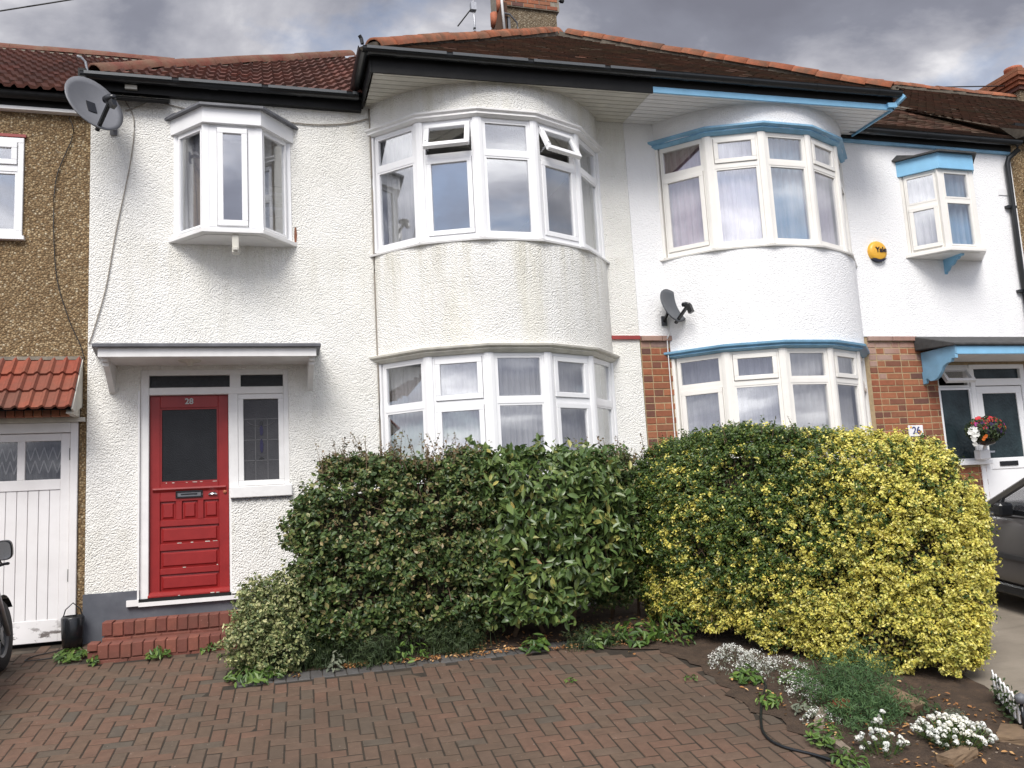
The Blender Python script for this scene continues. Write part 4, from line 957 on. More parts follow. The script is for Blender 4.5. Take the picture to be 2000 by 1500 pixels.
# main roof, house 28 side: concrete pantiles
r28 = part_empty('roof', h28, (1, 1, 5.5)); r26 = part_empty('roof', h26, (10, 1, 5.6)); r30 = part_empty('roof', h30, (-3, 1, 5.3)); r24 = part_empty('roof', h24, (14, 1, 5.6))
EY, EZ, SL = -.13, 5.50, .70
rm = tile_mesh('roof_tile', .242, .36, .020, .024, 'roof_tile', 2)
roof_sheet('boarding', [(-.62, EY, EZ - .02), (4.0, EY, EZ - .02), (5.6, 3.2, 7.80), (2.70, 3.2, 7.80)], 'black_paint', r28)
roof_sheet('hip_slope', [(-.62, 6.4, EZ), (-.62, EY, EZ), (2.70, 3.2, 7.82)], 'plain_tile', r28)
clay_tiles(r28, rm, -.62, 3.5, EY - .05, EZ, SL, 13, lambda x, y: x > -.50 + (y - EY) and x < 2.65 + (y - EY), .242, .31)
# 30's roof
rm30 = tile_mesh('roof_tile', .242, .36, .022, .026, 'roof_tile', 2)
roof_sheet('boarding', [(-8, -.14, 5.25), (.2, -.14, 5.25), (.2, 3.5, 7.56), (-8, 3.5, 7.56)], 'black_paint', r30)
clay_tiles(r30, rm30, -3.3, .1, -.20, 5.26, .636, 14, lambda x, y: x < -.58 + max(0, (y - .45)) * .8 and y < 3.5, .242, .31)
def ridge_mesh(name, r, l, mat, n=8, flat=1.):
    vs, fs = [], []
    for k in range(n + 1):
        t = math.pi * k / n; rr_ = r
        for y, q in ((0, 1.05), (l, .97)): vs.append((rr_ * q * math.cos(t), y, rr_ * q * flat * math.sin(t) - .02))
        vs.append((rr_ * .85 * math.cos(t), 0, rr_ * .85 * flat * math.sin(t) - .02))
    for k in range(n): a, b = k * 3, k * 3 + 3; fs += [(a, a + 1, b + 1, b), (a + 2, a, b, b + 2)]
    return mesh_of(name, vs, fs, mat, True)
def ridge_line(p0, p1, mesh, l, parent, skip=0):
    p0, p1 = Vector(p0), Vector(p1); d = p1 - p0; n = int(d.length / l); dn = d.normalized(); q = dn.to_track_quat('Y', 'Z')
    for i in range(skip, n):
        o = piece('ridge_tile', mesh, p0 + dn * l * i + Vector((0, 0, .02 + random.gauss(0, .004))), parent); o.rotation_euler = (q.to_matrix() @ Euler((.02 + random.gauss(0, .015), random.gauss(0, .03), random.gauss(0, .02))).to_matrix()).to_euler()
ro = ridge_mesh('ridge_tile', .115, .33, 'ridge_orange'); rold = ridge_mesh('ridge_tile', .115, .45, 'ridge_old')
ridge_line((-.55, -.05, EZ + .03), (2.70, 3.2, 7.84), rold, .44, r28)
m = MB(); m.bar((-.55, -.03, EZ + .0), (2.70, 3.22, 7.79), .27, .05); m.build('hip_mortar', 'mortar_grey', r28)
ridge_line((-8, 3.5, 7.58), (.3, 3.5, 7.58), rold, .44, r30)
m = MB(); m.box(-8, .3, 3.34, 3.6, 7.47, 7.545); m.build('ridge_mortar', 'mortar_grey', r30)
# front hipped roof over both bays
A_ = Vector((5.67, 2.3, 8.02)); EL, ER = Vector((2.25, -.96, 5.62)), Vector((9.15, -.96, 5.73)); mid = Vector((XE, -.96, 5.673))
for (pts, par) in (([EL, mid, A_], r28), ([mid, ER, A_], r26), ([Vector((2.25, 3.2, 5.62)), EL, A_], r28), ([ER, Vector((9.15, 3.2, 5.73)), A_], r26)):
    roof_sheet('boarding', pts, 'plain_tile', par)
plain_tiles([EL, ER, A_], r28)
plain_tiles([Vector((2.25, 3.2, 5.62)), EL, A_], r28); plain_tiles([ER, Vector((9.15, 3.2, 5.73)), A_], r26)
ridge_line(EL + Vector((.08, .08, .05)), A_ + Vector((0, 0, .02)), ro, .33, r28); ridge_line(ER + Vector((-.08, .08, .05)), A_ + Vector((0, 0, .02)), ro, .33, r26)
m = MB(); m.lathe([(.0, .10), (.09, .075), (.14, .0), (.15, -.06)], A_ + Vector((0, 0, .02)), (0, 0, 1), 14); m.build('apex_cap', 'ridge_orange', r28, True)
for q, par in ((EL, r28), (ER, r26)):
    m = MB(); m.bar(q + Vector((0, .05, .02)), A_ + Vector((0, 0, -.01)), .20, .09); m.build('hip_mortar', 'hip_mortar', par)
# main roof, house 26 side
E26 = 5.70; P26 = [Vector((7.0, EY, E26)), Vector((11.92, EY, E26)), Vector((9.6, 2.2, 7.62)), Vector((7.4, 2.2, 7.62))]
roof_sheet('boarding', P26, 'plain_tile', r26); plain_tiles(P26, r26)
roof_sheet('hip_slope', [P26[1], Vector((11.92, 6.3, E26)), P26[2]], 'plain_tile', r26)
rr = random.Random(5); d = (P26[2] - P26[1])
for i in range(22):
    p = P26[1] + d * (i / 22 + .01); m = MB(); m.obox(p + Vector((rr.gauss(0, .012), 0, .02)), Vector((.7, .7, 0)), Vector((-.7, .7, 0)), Vector((0, 0, 1)), .05, .03, .012); m.build('hip_tile', 'hip_mortar', r26)
# main ridge behind, and 24's roof
P24 = [Vector((11.55, -.2, 5.81)), Vector((24, -.2, 5.81)), Vector((24, 3.6, 8.50)), Vector((8.3, 3.6, 8.50))]
roof_sheet('boarding', P24, 'plain_tile', r24); plain_tiles([Vector((11.55, -.2, 5.81)), Vector((17, -.2, 5.81)), Vector((17, 3.6, 8.50)), Vector((8.3, 3.6, 8.50))], r24)
m = MB(); m.bar((8.4, 3.6, 8.47), (19, 3.6, 8.47), .2, .10); m.build('ridge_mortar', 'hip_mortar', r24)
ridge_line((8.4, 3.6, 8.50), (19, 3.6, 8.50), ro, .33, r24)
m = MB(); m.add([tuple(P26[1] + Vector((0, 0, -.03))), tuple(P26[2] + Vector((0, 0, -.03))), (8.3, 3.6, 8.45), (11.55, -.2, 5.79), (12.3, -.2, 5.79)], [(0, 1, 3), (1, 2, 3), (0, 3, 4)]); m.build('valley_lining', 'hip_mortar', r24)
m = MB(); m.box(11.95, 20, -.12, .05, 5.70, 5.93); m.build('fascia', 'black_paint', h24)
# soffits, fascias, gutters
zs = lambda x: 5.43 + .0175 * (x - 2.32)
for (xa, xb, mt, par) in ((2.33, XE - .003, 'soffit_dirty', h28), (XE + .003, 9.04, 'soffit_clean', h26)):
    for i in range(9):
        y0 = -.855 + i * .0955; z0, z1 = zs(xa), zs(xb); m = MB()
        m.v = [(xa, y0, z0), (xb, y0, z1), (xb, y0 + .086, z1), (xa, y0 + .086, z0)] + [(xa, y0, z0 + .012), (xb, y0, z1 + .012), (xb, y0 + .086, z1 + .012), (xa, y0 + .086, z0 + .012)]
        m.f = [(0, 3, 2, 1), (4, 5, 6, 7), (0, 1, 5, 4), (1, 2, 6, 5), (2, 3, 7, 6), (3, 0, 4, 7)]; m.build('soffit_board', mt, par)
    m = MB(); m.v = [(xa, -.86, zs(xa) + .02), (xb, -.86, zs(xb) + .02), (xb, .02, zs(xb) + .02), (xa, .02, zs(xa) + .02)]; m.f = [(0, 1, 2, 3)]; m.build('soffit_backing', 'black_paint', par)
def slab(m, p0, p1, y0, y1, h0, h1):
    m.v += [(p0[0], y0, p0[1] + h0), (p1[0], y0, p1[1] + h0), (p1[0], y1, p1[1] + h0), (p0[0], y1, p0[1] + h0), (p0[0], y0, p0[1] + h1), (p1[0], y0, p1[1] + h1), (p1[0], y1, p1[1] + h1), (p0[0], y1, p0[1] + h1)]
    k = len(m.v) - 8; m.f += [tuple(k + i for i in f) for f in ((0, 3, 2, 1), (4, 5, 6, 7), (0, 1, 5, 4), (1, 2, 6, 5), (2, 3, 7, 6), (3, 0, 4, 7))]
m = MB(); slab(m, (2.30, zs(2.30)), (XE, zs(XE)), -.882, -.858, -.03, .16); m.box(2.28, 2.305, -.882, .0, zs(2.3) - .03, zs(2.3) + .16); m.build('fascia', 'black_paint', h28)
m = MB(); slab(m, (XE, zs(XE)), (9.07, zs(9.07)), -.886, -.862, -.028, .05); m.box(9.045, 9.07, -.886, .0, zs(9.07) - .028, zs(9.07) + .05); m.build('fascia', 'blue_paint', h26, bevel=.004)
m = MB(); slab(m, (XE, zs(XE)), (9.07, zs(9.07)), -.880, -.860, .052, .17); m.build('gutter_board', 'black_paint', h26)
m = MB(); m.bar((9.06, -.84, zs(9.06) + .01), (9.16, -1.0, zs(9.06) + .13), .05, .05); m.bar((8.95, -.90, zs(9) + .02), (9.08, -.91, zs(9) + .03), .05, .06); m.build('rafter_end', 'blue_paint', h26)
def gutter(name, p0, p1, side, r, mat, parent, clips=True, sheen=False):
    """half-round gutter from p0 to p1, open on top"""
    p0, p1 = Vector(p0), Vector(p1); d = (p1 - p0).normalized(); n = Vector(side); m = MB(); K = 10
    prof = [(math.cos(math.pi + math.pi * k / K) * r, math.sin(math.pi + math.pi * k / K) * r) for k in range(K + 1)]; prof = [(-r - .004, .008)] + prof + [(r + .004, .008)]
    prof2 = [(a * .9, b * .9 + .004) for a, b in prof][::-1]; full = prof + prof2; nn = len(full)
    for p in (p0, p1): m.v += [tuple(p + n * a + Vector((0, 0, b))) for a, b in full]
    m.f = [(i, (i + 1) % nn, (i + 1) % nn + nn, i + nn) for i in range(nn)]; g = m.build(name, mat, parent)
    if sheen:  # added strips imitating sky reflected along the gutter's upper front
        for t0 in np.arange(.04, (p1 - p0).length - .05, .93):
            t1 = min(t0 + .86, (p1 - p0).length - .02); m = MB(); m.bar(p0 + d * t0 + n * (r + .007) + Vector((0, 0, -.006)), p0 + d * t1 + n * (r + .007) + Vector((0, 0, -.006)), .008, .032); m.build('gutter_sheen', 'gutter_sheen', parent)
    if clips:
        L_ = (p1 - p0).length; t = .35
        while t < L_ - .1:
            m = MB(); pr = [(a * 1.08, b * 1.08) for a, b in prof]; q = p0 + d * t; wv = .05 if int(t * 10) % 3 else .09
            m.v = [tuple(q + n * a + Vector((0, 0, b)) + d * s_) for s_ in (0, wv) for a, b in pr]; nn2 = len(pr)
            m.f = [(i, i + 1, i + 1 + nn2, i + nn2) for i in range(nn2 - 1)]; m.build('gutter_bracket', mat, parent); t += .93
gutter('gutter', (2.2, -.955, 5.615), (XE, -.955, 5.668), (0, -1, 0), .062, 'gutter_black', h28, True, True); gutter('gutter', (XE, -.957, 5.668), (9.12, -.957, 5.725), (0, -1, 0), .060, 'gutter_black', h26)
gutter('gutter', (2.215, -1.0, 5.61), (2.215, -.12, 5.60), (-1, 0, 0), .062, 'gutter_black', h28, False)
m = MB(); m.tube([(2.2, -.97, 5.66), (2.19, -.97, 5.72), (2.17, -.98, 5.75)], .02, 6); m.build('gutter_stop', 'gutter_black', h28)
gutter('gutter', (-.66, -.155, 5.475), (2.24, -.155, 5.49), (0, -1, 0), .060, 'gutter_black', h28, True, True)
m = MB(); m.box(-.62, 2.28, -.075, -.002, 5.345, 5.47); m.build('fascia', 'black_paint', h28)
m = MB(); m.box(-.68, -.60, -.20, .0, 5.42, 5.52); m.build('hip_iron_block', 'black_paint', h28)
m = MB(); m.tube([(-.60, -.12, 5.52), (-.62, -.14, 5.62), (-.66, -.15, 5.66), (-.70, -.15, 5.67)], .014, 6); m.build('hip_iron', 'metal', h28)
gutter('gutter', (-8, -.10, 5.23), (-.62, -.10, 5.23), (0, -1, 0), .055, 'black_paint', h30, False); m = MB(); m.box(-8, -.60, -.03, .03, 5.12, 5.24); m.build('fascia', 'black_paint', h30)
m = MB(); m.box(-8, -.60, -.045, .03, 5.085, 5.12); m.build('fascia_trim', 'white_paint', h30)
gutter('gutter', (8.95, -.15, 5.60), (11.95, -.15, 5.61), (0, -1, 0), .060, 'gutter_black', h26)
m = MB(); m.box(8.9, 11.86, -.07, -.002, 5.50, 5.60); m.build('fascia', 'black_paint', h26); m = MB(); m.box(8.9, 11.86, -.05, -.002, 5.46, 5.498); m.build('fascia_trim', 'blue_paint_worn', h26)
dp = MB(); dp.tube([(11.90, -.15, 5.57), (11.90, -.15, 5.49), (11.78, -.08, 5.38), (11.76, -.06, 5.30), (11.75, -.055, 3.8), (11.75, -.055, -.3)], .038, 10); dp.build('downpipe', 'gutter_black', h26, True)
for z in (4.62, 3.35):
    m = MB(); m.box(11.66, 11.83, -.06, .0, z, z + .04); m.build('pipe_clip', 'gutter_black', h26)
# chimney of the pair
ch = part_empty('chimney', h28, (5.6, 3.3, 7.6)); m = MB(); m.box(5.12, 6.06, 3.2, 3.75, 7.4, 9.0); m.build('shaft', 'pebbledash_grey', ch)
bk = chamfer_box('brick', .225, .08, .066, .004, 'brick'); bkm = MB(); bkm.box(5.075, 6.105, 3.162, 3.80, 9.0, 9.6); bkm.build('corbel', 'mortar_grey', ch)
for r in range(8):
    for i in range(5):
        x = 5.18 + i * .206 + (.05 if r % 2 else -.03)
        if x < 6.03: piece('brick', bk, (x, 3.155, 9.045 + r * .075), ch, None, (.86, 1, 1))
for x in (5.3, 5.85):
    m = MB(); m.lathe([(.12, 0), (.11, .3), (.13, .34), (.13, .38), (.10, .38)], (x, 3.48, 9.6), (0, 0, 1), 16); m.build('chimney_pot', 'terracotta', ch, True)
m = MB(); m.extrude([(4.66, 3.0, 7.4), (5.118, 3.0, 7.4), (5.118, 3.0, 8.95), (5.02, 3.0, 8.95)], (0, .5, 0)); m.build('shoulder', 'plain_tile', ch)
m = MB(); m.tube([(4.95, 3.2, 8.62), (4.95, 3.2, 8.85)], .07, 10); m.tube([(5.02, 3.1, 8.85), (5.02, 3.1, 9.05)], .055, 10); m.build('ridge_pot', 'terracotta', ch, True)
m = MB(); m.tube([(6.10, 3.3, 9.28), (6.19, 3.25, 9.26), (6.20, 3.25, 9.5)], .02, 6); m.obox((6.20, 3.25, 9.27), (1, 0, 0), (0, 1, 0), (0, 0, 1), .03, .03, .03); m.build('flue_bracket', 'black_paint', ch)
ch2 = part_empty('chimney', h24, (16.9, 3.5, 8.2)); m = MB(); m.box(16.3, 17.8, 3.4, 4.2, 8.0, 8.62); m.build('shaft', 'pebbledash_grey', ch2)
for k in range(5):
    m = MB(); g = .05 + .045 * min(k, 3); m.box(16.3 - g, 17.8 + g, 3.4 - g, 4.2 + g, 8.622 + k * .08, 8.695 + k * .08); m.build('corbel_course', 'brick', ch2)
m = MB(); m.lathe([(.16, 0), (.15, .20), (.18, .23), (.18, .28), (.14, .28)], (16.62, 3.75, 9.02), (0, 0, 1), 18); m.build('chimney_pot', 'terracotta', ch2, True)

# aerials
ae = thing('television_aerial', (4.55, 3.0, 7.6), 'thin pole aerial with slanting boom beside the chimney', 'aerial')
m = MB(); m.tube([(4.56, 3.0, 7.6), (4.53, 3.0, 9.4)], .014, 8); m.build('pole', 'metal', ae, True)
m = MB(); m.tube([(4.26, 3.0, 8.43), (4.50, 3.0, 8.76)], .012, 6); m.build('boom', 'black_paint', ae); m = MB(); m.box(4.49, 4.58, 2.95, 3.05, 8.73, 8.86); m.build('clamp', 'metal', ae)
m = MB(); m.obox((4.54, 3, 8.42), (1, 0, 0), (0, 1, 0), (0, 0, 1), .018, .018, .012); m.obox((4.54, 3, 8.36), (1, 0, 0), (0, 1, 0), (0, 0, 1), .018, .018, .012); m.obox((4.55, 3, 8.08), (1, 0, 0), (0, 1, 0), (0, 0, 1), .018, .018, .012); m.build('band', 'black_paint', ae)
a2 = thing('aerial_mast', (5.04, 2.95, 8.3), 'white mast strapped to the chimney with a hexagonal bracket', 'aerial')
m = MB(); m.tube([(5.04, 2.95, 8.30), (4.99, 2.95, 9.6)], .022, 10); m.build('pole', 'white_paint', a2, True)
hx = [(5.04, 2.95, 8.36), (5.17, 2.98, 8.37), (5.29, 3.02, 8.50), (5.28, 3.02, 8.62), (5.15, 2.98, 8.73), (5.02, 2.95, 8.72)]
m = MB(); m.tube(hx, .016, 6); m.build('bracket', 'lead_grey', a2); m = MB(); m.box(5.10, 5.16, 3.0, 3.19, 8.40, 8.70); m.build('wall_plate', 'lead_grey', a2)

# ------------------------------------------------------------------ fixtures on the walls
def dish(name, c, nrm, d, wall, mat, label):
    t = thing(name, c, label, 'satellite dish', 'satellite dishes'); n = Vector(nrm).normalized(); c = Vector(c)
    upv = (Vector((0, 0, 1)) - n * n.z).normalized(); sd_ = upv.cross(n); m = MB(); K, Rn = 32, 6; rx, ry = d * .46, d * .5
    for back in (0, 1):
        for i in range(Rn + 1):
            for k in range(K):
                f = i / Rn; a = 2 * math.pi * k / K; dep = d * .11 * f * f - d * .11 - back * .012
                m.v.append(tuple(c + sd_ * math.cos(a) * rx * f + upv * math.sin(a) * ry * f + n * dep))
    o_ = K * (Rn + 1)
    for b in (0, o_):
        for i in range(Rn):
            for k in range(K): q = b + i * K + k; q2 = b + i * K + (k + 1) % K; m.f.append((q, q2, q2 + K, q + K))
    for k in range(K): q = Rn * K + k; q2 = Rn * K + (k + 1) % K; m.f.append((q, q2, q2 + o_, q + o_))
    m.build('reflector', mat, t, True)
    bot = c - upv * ry * .93 - n * .01; foc = c + n * d * .36 - upv * d * .20
    m = MB(); m.bar(bot - n * .06, foc - upv * .03, .035, .03); m.build('arm', 'black_plastic', t)
    m = MB(); dirv = (c - foc).normalized(); q_ = d / .6; m.lathe([(.0, .07 * q_), (.036 * q_, .065 * q_), (.042 * q_, .0), (.034 * q_, -.03 * q_), (.026 * q_, -.07 * q_), (.0, -.075 * q_)], foc, dirv, 14); m.build('receiver_cap', 'black_plastic', t, True)
    m = MB(); m.obox(foc - upv * .06 - dirv * .03, sd_, upv, n, .024, .055, .03); m.build('receiver_body', 'black_plastic', t)
    bk_ = c - n * .13; m = MB(); m.obox(bk_ + n * .04, sd_, upv, n, .07 * d, .10 * d, .03); m.tube([bk_ - upv * .05, Vector((wall[0], -.05, wall[1] - .08)), Vector((wall[0], -.0, wall[1] - .12))], .02, 8); m.build('mount', 'black_plastic', t)
    m = MB(); m.box(wall[0] - .035, wall[0] + .035, -.02, .0, wall[1] - .17, wall[1] - .05); m.build('wall_plate', mat, t)
    return t
dish('satellite_dish', (-.475, -.42, 5.035), (.60, -.72, .36), .66, (-.36, 5.05), 'dish_grey', 'large grey satellite dish at the corner under the black gutter')
dish('satellite_dish', (6.02, -.20, 3.05), (.38, -.86, .33), .47, (5.97, 3.0), 'dish_dark', 'small dark satellite dish on the white wall above the brick pier')
al = thing('alarm_box', (9.30, -.05, 3.76), 'round yellow burglar alarm box on the white wall', 'alarm')
m = MB(); m.lathe([(.0, -.062), (.10, -.058), (.135, -.045), (.15, -.02), (.15, 0)], (9.30, 0, 3.89), (0, 1, 0), 30); m.build('cover', 'yellow_plastic', al, True)
m = MB(); m.extrude([(9.30 + .151 * math.cos(t), -.0, 3.89 + .151 * math.sin(t)) for t in [rad(222 + i * 96 / 10) for i in range(11)]], (0, -.052, 0)); m.build('base', 'navy', al)
piece('lettering', text_mesh('Yale', .10, 'navy', .003, .002), (9.325, -.068, 3.905), al, (rad(90), 0, 0))

def wire(name, pts, r, mat, label, cat='cable', group='cables on the walls'):
    P = [Vector(p) for p in pts]; Q = []
    for i in range(len(P) - 1):
        a, b, c, d = P[max(i - 1, 0)], P[i], P[i + 1], P[min(i + 2, len(P) - 1)]
        for k in range(6):
            t = k / 6; Q.append(.5 * ((2 * b) + (c - a) * t + (2 * a - 5 * b + 4 * c - d) * t * t + (3 * b - a - 3 * c + d) * t ** 3))
    Q.append(P[-1]); m = MB(); m.tube(Q, r, 6); return tag(m.build(name, mat, None, True), label, cat, group)
wire('cable', [(-.28, -.02, 5.36), (-.24, -.016, 5.26), (-.16, -.014, 5.06), (-.19, -.014, 4.6), (-.33, -.014, 3.8), (-.42, -.014, 3.2), (-.53, -.014, 2.75), (-.575, -.014, 2.6)], .006, 'cable_grey', 'grey cable hanging from the large dish down the cream wall')
wire('cable', [(.02, -.014, 5.34), (-.06, -.014, 5.26), (-.18, -.014, 5.19), (-.25, -.014, 5.17)], .006, 'cable_grey', 'short grey cable looping from the gutter to the large dish')
wire('cable', [(-.15, -.016, 5.36), (.15, -.014, 5.28), (.45, -.014, 5.22), (.62, -.014, 5.17)], .006, 'cable_grey', 'pale cable sagging below the gutter above the oriel window')
wire('cable', [(1.40, -.014, 5.17), (1.75, -.014, 5.16), (2.1, -.014, 5.20), (2.36, -.014, 5.28)], .007, 'cable_grey', 'cable sagging between the oriel window and the bay')
wire('cable', [(2.375, -.015, 5.40), (2.378, -.014, 4.4), (2.372, -.014, 3.4), (2.377, -.014, 2.2), (2.375, -.014, .9)], .010, 'cable_grey', 'straight upright cable on the cream wall beside the bay', 'cable')
wire('cable', [(-.80, .012, 5.06), (-.76, .012, 4.85), (-.92, .012, 4.3), (-.90, .012, 3.4), (-.78, .012, 2.9), (-.66, .012, 2.60), (-.62, .012, 2.45)], .005, 'cable_black', 'dark cable wandering down the brown pebbledash wall')
wire('cable', [(6.02, -.01, 2.88), (6.03, -.012, 2.75), (5.99, -.04, 2.68), (5.985, -.02, 2.6), (5.985, -.018, 1.9), (5.985, -.018, 1.1)], .007, 'white_paint', 'white cable running from the dark dish down the brick pier')
wire('overhead_wire', [(-4.3, -1, 4.63), (-1.2, -1, 5.61), (-.63, -1, 5.79), (3.0, -1, 6.94)], .007, 'cable_black', 'overhead wire crossing the sky above the left roof', 'wire', 'overhead wires')
wire('overhead_wire', [(13.6, 3.55, 8.50), (16.2, 3.6, 8.80)], .012, 'cable_black', 'thin wire between the orange ridge and the right chimney', 'wire', 'overhead wires')
m = MB(); m.box(-.24, -.12, -.11, -.07, 5.375, 5.42); tag(m.build('junction_box', 'trim_cream'), 'small cream junction box under the black gutter by the large dish', 'box')
m = MB(); m.extrude([(1.500, -.004, 3.93), (1.520, -.004, 3.935), (1.526, -.004, 3.84), (1.518, -.004, 3.76), (1.502, -.004, 3.72), (1.494, -.004, 3.82)], (0, .003, 0)); m.build('rust_stain', 'ridge_orange', h28)

# ------------------------------------------------------------------ curtains and what shows behind the glass
def fc(F, z0, z1, mat, label, n=-.11, a=.02, b=None, waves=8, seed=1, amp=.016, group='curtains in the bays'):
    return curtain('curtain', F, a, (b if b is not None else F.L - .03), z0, z1, mat, label, group, n, waves, amp, seed)
fc(FU28[0], 3.68, 5.03, 'curtain_grey', 'grey curtain behind the leftmost upstairs pane of the cream bay', waves=6, seed=2, a=.10)
fc(FU28[4], 3.68, 5.03, 'curtain_grey', 'grey curtain behind the rightmost upstairs pane of the cream bay', waves=6, seed=3)
names5 = ['leftmost', 'second from left', 'middle', 'second from right', 'rightmost']
for i in range(5): fc(FL28[i], 1.0, 2.35, 'curtain_net' if i != 2 else 'curtain_grey', 'net curtain in the %s downstairs pane of the cream bay' % names5[i], waves=9, seed=10 + i, amp=.012, a=.05 if i != 2 else .02, n=-.13)
for i, mt in enumerate(('curtain_pink', 'curtain_lilac', 'curtain_blue', 'curtain_lilac', 'curtain_grey')):
    fc(FU26[i], 3.73, 5.13, mt, '%s curtain in the %s upstairs pane of the blue-trimmed bay' % (mt.split('_')[1], names5[i]), waves=7, seed=20 + i)
for i, mt in enumerate(('curtain_slate', 'curtain_slate', 'curtain_net', 'curtain_net', 'curtain_slate')):
    fc(FL26[i], 1.0, 2.39, mt, '%s curtain in the %s downstairs pane of the blue-trimmed bay' % ('dark' if 'slate' in mt else 'pale', names5[i]), waves=7, seed=30 + i)
for i, mt in enumerate(('curtain_net', 'curtain_blue', 'curtain_net')):
    fc(FO26[i], 3.88, 4.99, mt, '%s curtain in the %s pane of the small blue-trimmed oriel' % (('white lace', 'blue', 'white lace')[i], ('left', 'front', 'right')[i]), waves=4, seed=40 + i, n=-.08)
fc(FO28[0], 3.80, 4.9, 'curtain_slate', 'grey blind at the left side pane of the small white oriel', waves=6, seed=50, n=-.07, a=.04, b=.30, amp=.006)
sh = thing('wall_shelf', (1.25, .5, 4.1), 'white shelf unit seen inside the small white oriel', 'shelf')
for z in (4.05, 4.32, 4.50):
    m = MB(); m.box(.95, 1.75, .55, .80, z, z + .035); m.build('shelf_board', 'white_paint', sh)
m = MB(); m.box(.95, 1.75, .80, .82, 3.9, 4.7); m.build('back_panel', 'trim_cream', sh)

# ------------------------------------------------------------------ vehicles
def xform(m, M): m.v = [tuple(M @ Vector(v)) for v in m.v]; return m
def wheel_parts(parent, M, c, r, w, spokes=5, rimr=.66):
    """c: centre, axle along local x; tyre and rim"""
    wh = part_empty('wheel', parent, M @ Vector(c))
    m = MB(); m.lathe([(r * rimr, -w * .42), (r * .9, -w * .5), (r * .98, -w * .36), (r, -w * .15), (r, w * .15), (r * .98, w * .36), (r * .9, w * .5), (r * rimr, w * .42)], c, (1, 0, 0), 40); xform(m, M).build('tyre', 'tyre', wh, True)
    m = MB(); m.lathe([(r * rimr, -w * .42), (r * rimr * .9, -w * .3), (r * rimr * .9, w * .3), (r * rimr, w * .42)], c, (1, 0, 0), 40)
    for k in range(spokes):
        a = 2 * math.pi * k / spokes + .3; d = Vector((0, math.cos(a), math.sin(a))); m.bar(Vector(c) + d * r * .08, Vector(c) + d * r * rimr * .93, r * .17, w * .5, (1, 0, 0))
    m.lathe([(0, -w * .4), (r * .16, -w * .38), (r * .16, w * .38), (0, w * .4)], c, (1, 0, 0), 16); xform(m, M).build('rim', 'rim_grey', wh)
    return wh
def motorcycle():
    base = Vector((-1.16, -.62, G(-1.16, -.62))); t = thing('motorcycle', base, 'parked motorcycle at the left edge, front tyre and mirror in view', 'motorcycle')
    M = Matrix.Translation(base) @ Matrix.Rotation(SLOPE, 4, 'X') @ Matrix.Rotation(rad(-4), 4, 'Y')
    wheel_parts(t, M, (0, 0, .315), .315, .13, 6, .62); wheel_parts(t, M, (0, -1.40, .31), .31, .16, 6, .62)
    B = 'black_plastic'
    for s_ in (-1, 1):
        m = MB(); m.tube([(.10 * s_, .0, .31), (.10 * s_, -.26, .86)], .024, 8); xform(m, M).build('fork', 'metal', t, True)
        m = MB(); m.tube([(0.03 * s_, -.30, .95), (.20 * s_, -.30, .99), (.25 * s_, -.36, 1.0)], .013, 8); xform(m, M).build('handlebar', B, t, True)
        m = MB(); m.tube([(.19 * s_, -.33, 1.0), (.17 * s_, -.36, 1.08), (.20 * s_, -.38, 1.11)], .008, 6); xform(m, M).build('mirror_stem', B, t)
        m = MB(); c = Vector((.225 * s_, -.40, 1.12)); m.extrude([(c.x + .075 * s_ * math.copysign(abs(math.cos(a)) ** .6, math.cos(a)), c.y + .03 * 0, c.z + .085 * math.copysign(abs(math.sin(a)) ** .6, math.sin(a))) for a in [i * 6.283 / 20 for i in range(20)]], (0, .045, 0)); mir = xform(m, M).build('mirror', B, t, bevel=.006)
        m = MB(); m.extrude([(c.x + .066 * s_ * math.copysign(abs(math.cos(a)) ** .6, math.cos(a)), c.y - .002, c.z + .075 * math.copysign(abs(math.sin(a)) ** .6, math.sin(a))) for a in [i * 6.283 / 20 for i in range(20)]], (0, -.004, 0)); xform(m, M).build('mirror_glass', 'chrome', t)
    m = MB(); m.lathe([(.0, .10), (.09, .09), (.10, .0), (.06, -.08), (0, -.09)], (0, -.17, .82), (0, 1, 0), 18); xform(m, M).build('headlight', B, t, True)
    m = MB(); m.tube([(0, -.36, .80), (0, -.55, .86), (0, -.80, .80), (0, -.95, .72)], [.09, .155, .15, .09], 14); xform(m, M).build('tank', 'car_paint', t, True)
    m = MB(); m.tube([(0, -.92, .74), (0, -1.15, .76), (0, -1.45, .80), (0, -1.7, .86)], [.11, .14, .12, .05], 12); xform(m, M).build('seat', B, t, True)
    m = MB(); m.box(-.17, .17, -.98, -.48, .24, .64); xform(m, M).build('engine', 'metal', t, bevel=.04)
    m = MB(); a_ = [(.065 * math.cos(q), 0, 0) for q in (0, 1)]; m.add([(x, .35 * math.cos(q), .315 + .35 * math.sin(q)) for q in [rad(30 + i * 11) for i in range(11)] for x in (-.075, .075)], [(2 * i, 2 * i + 1, 2 * i + 3, 2 * i + 2) for i in range(10)]); xform(m, M).build('mudguard', B, t)
    m = MB(); m.tube([(.0, -1.4, .31), (0, -.7, .40)], .035, 8); m.tube([(.15, -.7, .25), (.16, -1.3, .30)], .04, 10); xform(m, M).build('swing_arm_and_exhaust', 'metal', t)
motorcycle()
